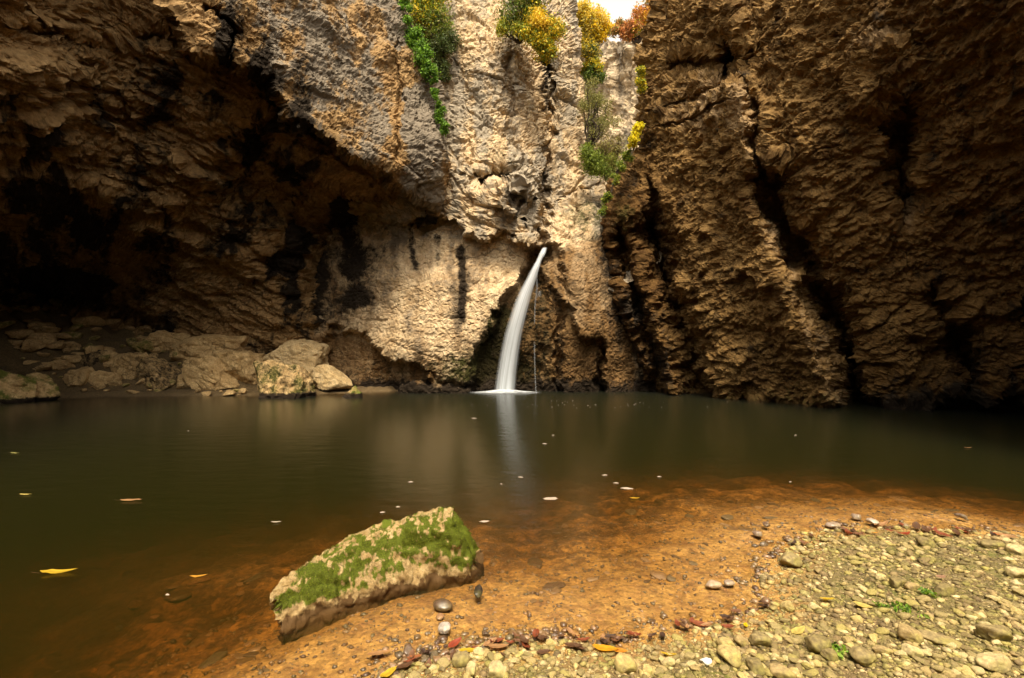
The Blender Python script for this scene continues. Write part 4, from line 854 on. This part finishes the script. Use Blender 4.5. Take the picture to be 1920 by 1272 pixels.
# ------------------------------------------------------------------ fallen leaves, foam flecks, sprouts
def leaf(px, py, w, label, col, yaw=None, floating=False, curl=0.25, lobes=0.0, group='fallen leaves on the gravel', asp=0.42, name='leaf', z=None, n=9):
    x, y = pool_pt(px, py, 0.0 if floating else 0.05); gz = 0.008 if floating else max(float(ground_z(np.array([x]), np.array([y]))[0][0]), 0)+0.022
    if z is not None: gz = z
    Lw = w/FPX*y*1.1; t = np.linspace(0, 1, n); v = np.linspace(-1, 1, 5)
    wd = np.sin(math.pi*t**0.8)**0.8*asp*(1+lobes*np.cos(t*22))
    X = (t[:, None]-0.5)*Lw+0*v[None]; Yv = v[None]*wd[:, None]*Lw*0.5; Z = Lw*(curl*(t[:, None]-0.5)**2*1.2+0.35*curl*np.abs(v[None])*wd[:, None]+0.05*rng.normal(size=(n, 1))*curl)
    V = np.stack([X, Yv, Z], -1).reshape(-1, 3); F = grid_faces(n, 5)
    T = np.ones((n, 5, 4)); T[..., :3] = np.array(col)*(0.85+0.3*rng.random((n, 5, 1))); T[:, 2, :3] *= 0.75
    # stalk
    k = len(V); st = np.array([[-.5*Lw, -.006*Lw, 0], [-.5*Lw, .006*Lw, 0], [-.72*Lw, .01*Lw, .05*Lw], [-.72*Lw, -.002*Lw, .05*Lw]]); V = np.r_[V, st]; F = np.r_[F, [[k, k+1, k+2, k+3]]]
    T = np.r_[T.reshape(-1, 4), np.tile([0.2, 0.1, 0.04, 1], (4, 1))]
    o = mesh_np(name, V, F, M['leaf'], attrs={'tint': T}); o.location = (x, y, gz); o.rotation_euler = (rng.uniform(-.25, .25) if not floating else 0, rng.uniform(-.2, .2) if not floating else 0, yaw if yaw is not None else rng.uniform(0, 6.28))
    return tag(o, label, 'leaf', group)
YEL, PYEL, ORG, RED, BRN, TAN = (0.62, 0.40, 0.02), (0.60, 0.46, 0.12), (0.62, 0.24, 0.015), (0.32, 0.05, 0.015), (0.13, 0.06, 0.025), (0.42, 0.22, 0.09)
for a in [(729, 1252, 38, 'bright yellow leaf standing at the tip of the bank beside dark litter', YEL, 0.9), (880, 1212, 38, 'yellow leaf flat on the gravel right of the red leaf', YEL, 0.1), (853, 1196, 30, 'dark red leaf against the grey-white wet pebble', RED, 0.8), (1136, 1208, 46, 'orange-yellow leaf, brightest in the litter line', (0.70, 0.33, 0.01), -0.3),
          (1163, 1212, 26, 'orange leaf tip right of the brightest orange-yellow leaf', ORG, -0.1), (934, 1206, 40, 'pale tan leaf with a red rim left of the litter line', TAN, 0.2), (1497, 1180, 36, 'large pale yellow crumpled leaf on green silt', PYEL, 0.5), (1398, 1166, 18, 'small vivid yellow leaf at the bank corner', (0.75, 0.5, 0.0), 1.1),
          (1552, 1121, 26, 'yellow leaf lying flat in the upper middle of the bank', YEL, -0.2), (1618, 1138, 30, 'pale yellow pointed leaf right of the flat yellow one', PYEL, -0.4), (1315, 1165, 32, 'reddish brown leaf by the bank corner', (0.28, 0.08, 0.03), -0.4), (1697, 1002, 26, 'red leaf on the far rim of the bank', RED, 0.4),
          (1871, 1000, 24, 'orange-red leaf on the far rim near the right edge', (0.55, 0.12, 0.02), -0.3), (1640, 998, 14, 'small orange leaf on the far rim', ORG, 0.1), (1254, 1227, 32, 'long yellow leaf above the bright cream pebble', YEL, 0.1), (712, 1216, 44, 'pale brown stick-like curled leaf under the shallow water', TAN, 0.25),
          (1764, 1092, 20, 'pinkish brown leaf near the dark domed pebble', (0.36, 0.2, 0.12), 0.1), (1020, 1216, 26, 'dark wet leaf in the litter line left of the middle', BRN, 0.0), (1076, 1206, 34, 'black-brown folded leaf in the litter line', BRN, -0.3), (760, 1240, 34, 'brown curled leaf leaning on the yellow leaf tip', BRN, 0.6), (777, 1222, 26, 'red-brown leaf in the dark litter at the tip', (0.36, 0.12, 0.04), 0.3)]:
    leaf(*a)
for k in range(80):
    if k < 55:
        px = rr_.uniform(760, 1440); py = np.interp(px, [760, 1000, 1150, 1300, 1440], [1226, 1196, 1190, 1168, 1125])+rr_.gauss(0, 8)
    else:
        px = rr_.uniform(1420, 1900); py = np.interp(px, [1420, 1500, 1650, 1900], [1070, 1005, 985, 1003])+rr_.gauss(0, 6)
    leaf(px, py, rr_.uniform(12, 30), 'small dark wet leaf fragment in the litter line '+('left of the middle' if px < 1000 else 'below the amber shallows' if px < 1250 else 'round the inner corner of the bank' if px < 1480 else 'on the far rim of the bank'), rr_.choice([BRN, BRN, (0.07, 0.035, 0.02), (0.2, 0.09, 0.04), TAN, (0.25, 0.06, 0.02)]), group='litter along the water edge', curl=0.5)
for a in [(110, 1075, 58, 'golden yellow leaf floating alone at the lower left', YEL, 0.15), (372, 1083, 28, 'orange-yellow leaf floating left of the mossy rock', (0.62, 0.30, 0.03), 0.25), (247, 940, 38, 'thin pinkish tan leaf floating in the dark water', TAN, 0.1), (48, 929, 20, 'tiny pale leaf floating by the left frame edge', PYEL, 0.1), (28, 851, 18, 'tiny olive leaf floating farthest left', (0.4, 0.35, 0.1), 0),
          (1190, 936, 18, 'small yellow leaf floating below the foam fleck', YEL, 0), (518, 981, 18, 'crumpled whitish leaf floating above the mossy rock', (0.6, 0.5, 0.36), 0.2), (1815, 841, 14, 'tan leaf speck floating before the right cliff', TAN, 0)]:
    leaf(*a, floating=True, asp=0.26, group='leaves floating on the pool', z=0.008)
fo, nt, b = mat_new('foam_fleck'); b.inputs['Base Color'].default_value = (0.36, 0.29, 0.22, 1); b.inputs['Roughness'].default_value = 0.5
def foam(px, py, w, label, k):
    x, y = pool_pt(px, py); W = 0.8*w/FPX*y; r = np.random.default_rng(k); n = 18; th = np.linspace(0, 2*math.pi, n, endpoint=False)
    rad = 0.5*W*(0.65+0.35*r.random(n)); V = [[0, 0, 0.012]]+[[rad[i]*math.cos(th[i]), rad[i]*math.sin(th[i])*0.55, 0.004] for i in range(n)]
    F = [[0, i+1, (i+1) % n+1] for i in range(n)]; o = mesh_np('foam_fleck', np.array(V), F, fo); o.location = (x, y, 0.002); o.rotation_euler = (0, 0, r.uniform(-.4, .4)); tag(o, label, 'foam', 'foam flecks on the water')
for k, a in enumerate([(1176, 917, 34, 'largest ragged foam fleck right of the middle of the pool'), (1155, 907, 16, 'foam fleck joined to the upper left of the largest'), (1236, 895, 13, 'round foam fleck right of the largest one'), (1032, 936, 44, 'long thin foam fleck left of the largest one'), (976, 896, 14, 'small oval foam fleck above the long thin one'),
      (908, 979, 26, 'faint foam fleck above right of the mossy rock'), (717, 962, 16, 'dull foam fleck over the crest of the mossy rock'), (746, 952, 12, 'dull foam fleck nearest the peak of the mossy rock'), (1037, 817, 9, 'bright foam dot in the reflection of the fall'), (1021, 833, 14, 'thin foam streak below the bright dot'), (889, 785, 15, 'foam streak left of the fall reflection'), (1134, 892, 16, 'thin foam fleck upper left of the round one'),
      (353, 809, 5, 'tiny foam speck alone on the dark left water'), (1492, 817, 8, 'tiny foam speck before the right cliff'), (1482, 905, 9, 'foam speck in the far right shallows'), (770, 905, 14, 'thin foam streak left of the middle of the pool'), (940, 909, 8, 'foam speck beside the small oval fleck'), (314, 1117, 14, 'foam bubble cluster under the orange floating leaf')]): foam(*a, k)
for k in range(34):
    px = rr_.gauss(1090, 110); py = rr_.uniform(752, 766); foam(px, py, rr_.uniform(1.5, 3.6), 'tiny tan foam speck drifting in front of the fall', 100+k)
def sprout(px, py, w, label, k):
    x, y = pool_pt(px, py, 0.06); W = w/FPX*y; gz = float(ground_z(np.array([x]), np.array([y]))[0][0]); r = np.random.default_rng(k)
    C = r.normal(size=(46, 3))*[W*0.3, W*0.4, W*0.08]+[0, 0, W*0.15]
    o = leaf_cloud('sprout', C, W*0.34, [(0.16, 0.30, 0.02), (0.26, 0.38, 0.03), (0.10, 0.20, 0.02)], M['leaf'], r=r, up=0.6); o.location = (x, y, gz+0.012); tag(o, label, 'plant', 'green sprouts on the gravel')
sprout(1740, 1115, 24, 'green sprout between the dark domed pebble and the pale tan one', 1); sprout(1573, 1221, 30, 'green sprout right of the broad brown pebble', 2); sprout(1695, 1144, 30, 'largest patch of green sprouts in the middle of the bank', 3); sprout(1650, 1137, 14, 'tiny green sprout beside the pale yellow pointed leaf', 4)

# ------------------------------------------------------------------ plants on the cliffs
bark, nt, b = mat_new('bark'); b.inputs['Base Color'].default_value = (0.06, 0.042, 0.028, 1); b.inputs['Roughness'].default_value = 0.9
def tube(pts, r0, r1, ns=6):
    P = np.array(pts, float); T = np.gradient(P, axis=0); T /= np.linalg.norm(T, axis=1)[:, None]; a = np.cross(T, [0.3, 1, 0.1]); a /= np.linalg.norm(a, axis=1)[:, None]; b_ = np.cross(T, a)
    rr = np.linspace(r0, r1, len(P))[:, None, None]; th = np.linspace(0, 2*math.pi, ns, endpoint=False)[None, :, None]
    V = P[:, None]+rr*(np.cos(th)*a[:, None]+np.sin(th)*b_[:, None]); n = len(P); F = []
    for i in range(n-1):
        for j in range(ns): F.append([i*ns+j, i*ns+(j+1) % ns, (i+1)*ns+(j+1) % ns, (i+1)*ns+j])
    return V.reshape(-1, 3), np.array(F)
def branches(root, ends, r0, seed, wob=0.1):
    r = np.random.default_rng(seed); Vs, Fs, k = [], [], 0
    for e in ends:
        e = np.array(e); t = np.linspace(0, 1, 9)[:, None]; mid = (np.array(root)+e)/2+[0, 0, -0.12*np.linalg.norm(e-root)]
        p = (1-t)**2*np.array(root)+2*t*(1-t)*mid+t*t*e; ln = np.linalg.norm(e-root); p[1:-1] += r.normal(size=(7, 3))*wob*ln*0.25
        V, F = tube(p, r0, r0*0.2); Vs.append(V); Fs.append(F+k); k += len(V)
    return np.concatenate(Vs), np.concatenate(Fs)
def plant(name, cat, label, blobs, rootpx, Y, cols, n, size, seed, tr=0.05, group=None, nb=9, parts=('crown', 'branches'), up=0.0):
    """blobs: (px, py, rx px, ry px, weight) clumps of leaves; rootpx: where the stem leaves the rock"""
    r = np.random.default_rng(seed); k = Y/FPX; root = world_pt(np.array(rootpx[0]), np.array(rootpx[1]), np.array(Y+0.25)); e = bpy.data.objects.new(name, None); e.location = root; link(e); tag(e, label, cat, group)
    Cs, Ts, ends = [], [], []
    W = np.array([b_[4] for b_ in blobs], float); W /= W.sum()
    n = int(n*1.25) if name in ('shrub', 'tree') else n
    for bi, bb in enumerate(blobs):
        px, py, rx, ry, w = bb[:5]
        if name in ('shrub', 'tree'): rx *= 1.22; ry *= 1.15
        c = world_pt(np.array(float(px)), np.array(float(py)), np.array(Y)); m = int(n*W[bi]); nsub = max(5, m//70)
        sub = r.normal(size=(nsub, 3)); sub /= np.linalg.norm(sub, axis=1)[:, None]; sub *= r.uniform(0.25, 1.0, (nsub, 1))**0.6*[rx*k, max(rx, ry)*k*0.7, ry*k]; sub += c
        m = int(m*3.2); rad = 0.48*min(rx, ry)*k; q = sub[r.integers(0, nsub, m)]+r.normal(size=(m, 3))*rad*0.62
        cl = np.array(blobs[bi][5] if len(blobs[bi]) > 5 else cols, float); col = cl[r.integers(0, len(cl), m)]*r.uniform(0.8, 2.0, (m, 1))
        Cs.append(q); Ts.append(col); ends += list(sub[:max(2, int(nb*W[bi]))])
    C = np.concatenate(Cs); T = np.clip(np.concatenate(Ts), 0, 1)
    o = leaf_cloud(parts[0], C-root, size*0.72, None, M['leaf'], e, r=r, bias=T, up=up)
    V, F = branches(root, ends, tr, seed); mesh_np(parts[1], V-root, F, bark, e)
    return e
G1, G2c, G3c = (0.10, 0.15, 0.015), (0.17, 0.21, 0.02), (0.055, 0.085, 0.015); Y1, Y2 = (0.50, 0.36, 0.015), (0.60, 0.42, 0.03); O1, O2 = (0.46, 0.23, 0.07), (0.40, 0.17, 0.06); OL = (0.22, 0.20, 0.05)
plant('ivy', 'ivy', 'bright green ivy strand hanging down the edge of the left bulging face', [(758, 5, 9, 26, 1), (764, 45, 10, 24, 1.2), (780, 78, 14, 20, 1.6), (793, 105, 15, 20, 2), (803, 132, 12, 18, 1.6), (812, 158, 7, 18, .7), (819, 185, 7, 18, .6), (829, 220, 9, 18, 1.2), (834, 240, 8, 14, .8)], (775, 60), 14.55, [(0.10, 0.20, 0.012), (0.16, 0.28, 0.02), (0.05, 0.11, 0.01)], 5200, 0.085, 1, tr=0.02, nb=14, parts=('leaves', 'vine'))
plant('shrub', 'shrub', 'yellow-green shrub in the notch right of the ivy strand', [(800, 20, 26, 28, 2, [Y1, G2c, G1]), (818, 45, 22, 24, 1.2, [G2c, OL, G1]), (795, -20, 34, 30, 1.5, [G2c, Y1])], (815, 100), 15.9, [G1, G2c], 2600, 0.10, 2, group='shrubs clinging to the cliffs')
plant('shrub', 'shrub', 'dark ivy-like shrub creeping down the notch below the yellow-green one', [(835, 75, 16, 26, 1), (832, 105, 14, 26, 1), (826, 135, 10, 20, .7)], (830, 110), 15.8, [G3c, (0.04, 0.06, 0.012), (0.08, 0.09, 0.02)], 1500, 0.08, 3, group='shrubs clinging to the cliffs')
plant('shrub', 'shrub', 'green shrub with gaps on top of the pillar above the fall', [(968, 15, 26, 26, 1, [G1, OL, G3c]), (1000, 20, 20, 30, 1, [G2c, Y1]), (965, 50, 24, 16, 1, [G2c, (0.35, .30, .03)]), (990, -22, 40, 26, 1.4, [G1, G2c])], (975, 80), 15.4, [G1], 2600, 0.10, 4, group='shrubs clinging to the cliffs')
plant('shrub', 'shrub', 'rounded golden yellow shrub hanging over the right side of the pillar', [(1018, 45, 20, 18, 1.3, [Y2, (0.52, .38, .04)]), (1036, 62, 17, 20, 1.3, [Y1, G2c, (0.5, .36, .04)]), (1022, 85, 16, 20, 1, [G2c, Y1]), (1000, 60, 14, 14, .8, [Y1, G2c])], (1000, 85), 15.1, [Y1, G2c], 2800, 0.10, 5, group='shrubs clinging to the cliffs')
plant('tree', 'tree', 'pale yellow tree at the head of the cleft left of the sky', [(1096, 28, 16, 18, 1, [Y2, (0.5, .45, .12)]), (1116, 46, 20, 16, 1, [Y2, (0.55, .45, .1)]), (1100, 55, 18, 18, 1, [Y1, OL]), (1135, 60, 16, 12, .7, [Y1]), (1105, 80, 14, 14, .6, [OL, Y1])], (1108, 118), 24.0, [Y1], 3600, 0.15, 6, tr=0.12, parts=('crown', 'trunk'), group='trees at the head of the cleft')
plant('tree', 'tree', 'rust-red tree at the head of the cleft right of the sky', [(1182, 55, 18, 13, 1, [O1, O2]), (1208, 36, 17, 17, 1.2, [O1, O2, (0.5, .3, .03)]), (1165, 55, 14, 10, .6, [O1, OL]), (1190, 58, 14, 12, .7, [G2c, Y1]), (1222, 45, 14, 22, .9, [Y1, O1]), (1228, 12, 14, 16, .8, [O1, OL])], (1195, 80), 22.5, [O1], 3600, 0.14, 7, tr=0.10, parts=('crown', 'trunk'), group='trees at the head of the cleft')
plant('shrub', 'shrub', 'dark green and yellow shrub halfway up the gully', [(1105, 100, 14, 14, 1, [OL, Y1, G3c]), (1112, 125, 20, 10, 1, [Y1, G2c]), (1112, 142, 14, 12, 1, [G3c, G1])], (1112, 158), 21.0, [G1], 2200, 0.11, 8, group='shrubs clinging to the cliffs')
plant('tree', 'tree', 'thin olive tree with a crooked dark trunk standing in the gully', [(1110, 175, 20, 16, 1), (1125, 195, 20, 18, 1), (1100, 205, 12, 18, .6), (1140, 225, 20, 16, .8), (1118, 240, 22, 14, .6)], (1103, 282), 17.6, [OL, (0.16, .16, .04), (0.2, .2, .06)], 1500, 0.07, 9, tr=0.06, parts=('crown', 'trunk'), nb=16, group='trees in the gully')
plant('shrub', 'shrub', 'round light green bush at the foot of the thin olive tree', [(1112, 300, 18, 16, 1.2), (1100, 288, 12, 12, .6), (1125, 318, 14, 14, .8)], (1115, 318), 16.6, [G1, G2c, (0.2, .24, .04)], 2400, 0.08, 10, group='shrubs clinging to the cliffs')
plant('shrub', 'shrub', 'brownish dry shrub beside the round light green bush', [(1145, 275, 22, 16, 1, [OL, (.16, .11, .05)]), (1140, 305, 18, 16, 1, [OL, G2c]), (1148, 340, 12, 20, .8, [G1, OL])], (1148, 330), 16.7, [OL], 1900, 0.075, 11, nb=16, group='shrubs clinging to the cliffs')
plant('shrub', 'shrub', 'vivid yellow sprig growing from the edge of the right cliff', [(1196, 240, 8, 12, 1), (1190, 262, 8, 12, 1), (1186, 272, 7, 6, .6)], (1188, 282), 14.3, [(0.65, .5, .01), (0.5, .45, .02)], 520, 0.08, 12, tr=0.015, group='shrubs clinging to the cliffs')
plant('shrub', 'shrub', 'small yellow-green sprig higher up the edge of the right cliff', [(1200, 135, 7, 10, 1), (1202, 158, 7, 10, 1)], (1204, 165), 14.4, [(0.55, .42, .02), G2c], 420, 0.08, 13, tr=0.015, group='shrubs clinging to the cliffs')
plant('ivy', 'ivy', 'dark green ivy creeping on the ledge left of the right cliff', [(1178, 292, 12, 10, 1), (1162, 312, 10, 10, 1), (1152, 335, 7, 12, .7), (1140, 375, 9, 10, .9), (1132, 395, 8, 10, .8)], (1160, 315), 14.5, [G1, G2c, G3c, (0.3, .3, .02)], 1500, 0.07, 14, tr=0.015, parts=('leaves', 'vine'))
plant('shrub', 'shrub', 'small olive tuft high on the right cliff', [(1572, 25, 14, 9, 1)], (1572, 36), 10.2, [OL, G2c], 260, 0.06, 15, tr=0.01, group='shrubs clinging to the cliffs')

# a bleached stick leaning on the mossy boulder at the far left
V, F = tube([(0, 0, 0), (0.03, 0, 0.12), (0.10, 0, 0.22), (0.16, 0, 0.27)], 0.035, 0.028, 8); bw, nt, b = mat_new('bleached_wood'); b.inputs['Base Color'].default_value = (0.62, 0.52, 0.42, 1)
o = mesh_np('stick', V, F, bw); x, y = pool_pt(44, 748); o.location = (x, y-0.9, 0.02); tag(o, 'short bleached stick at the foot of the mossy wedge boulder, far left', 'stick')
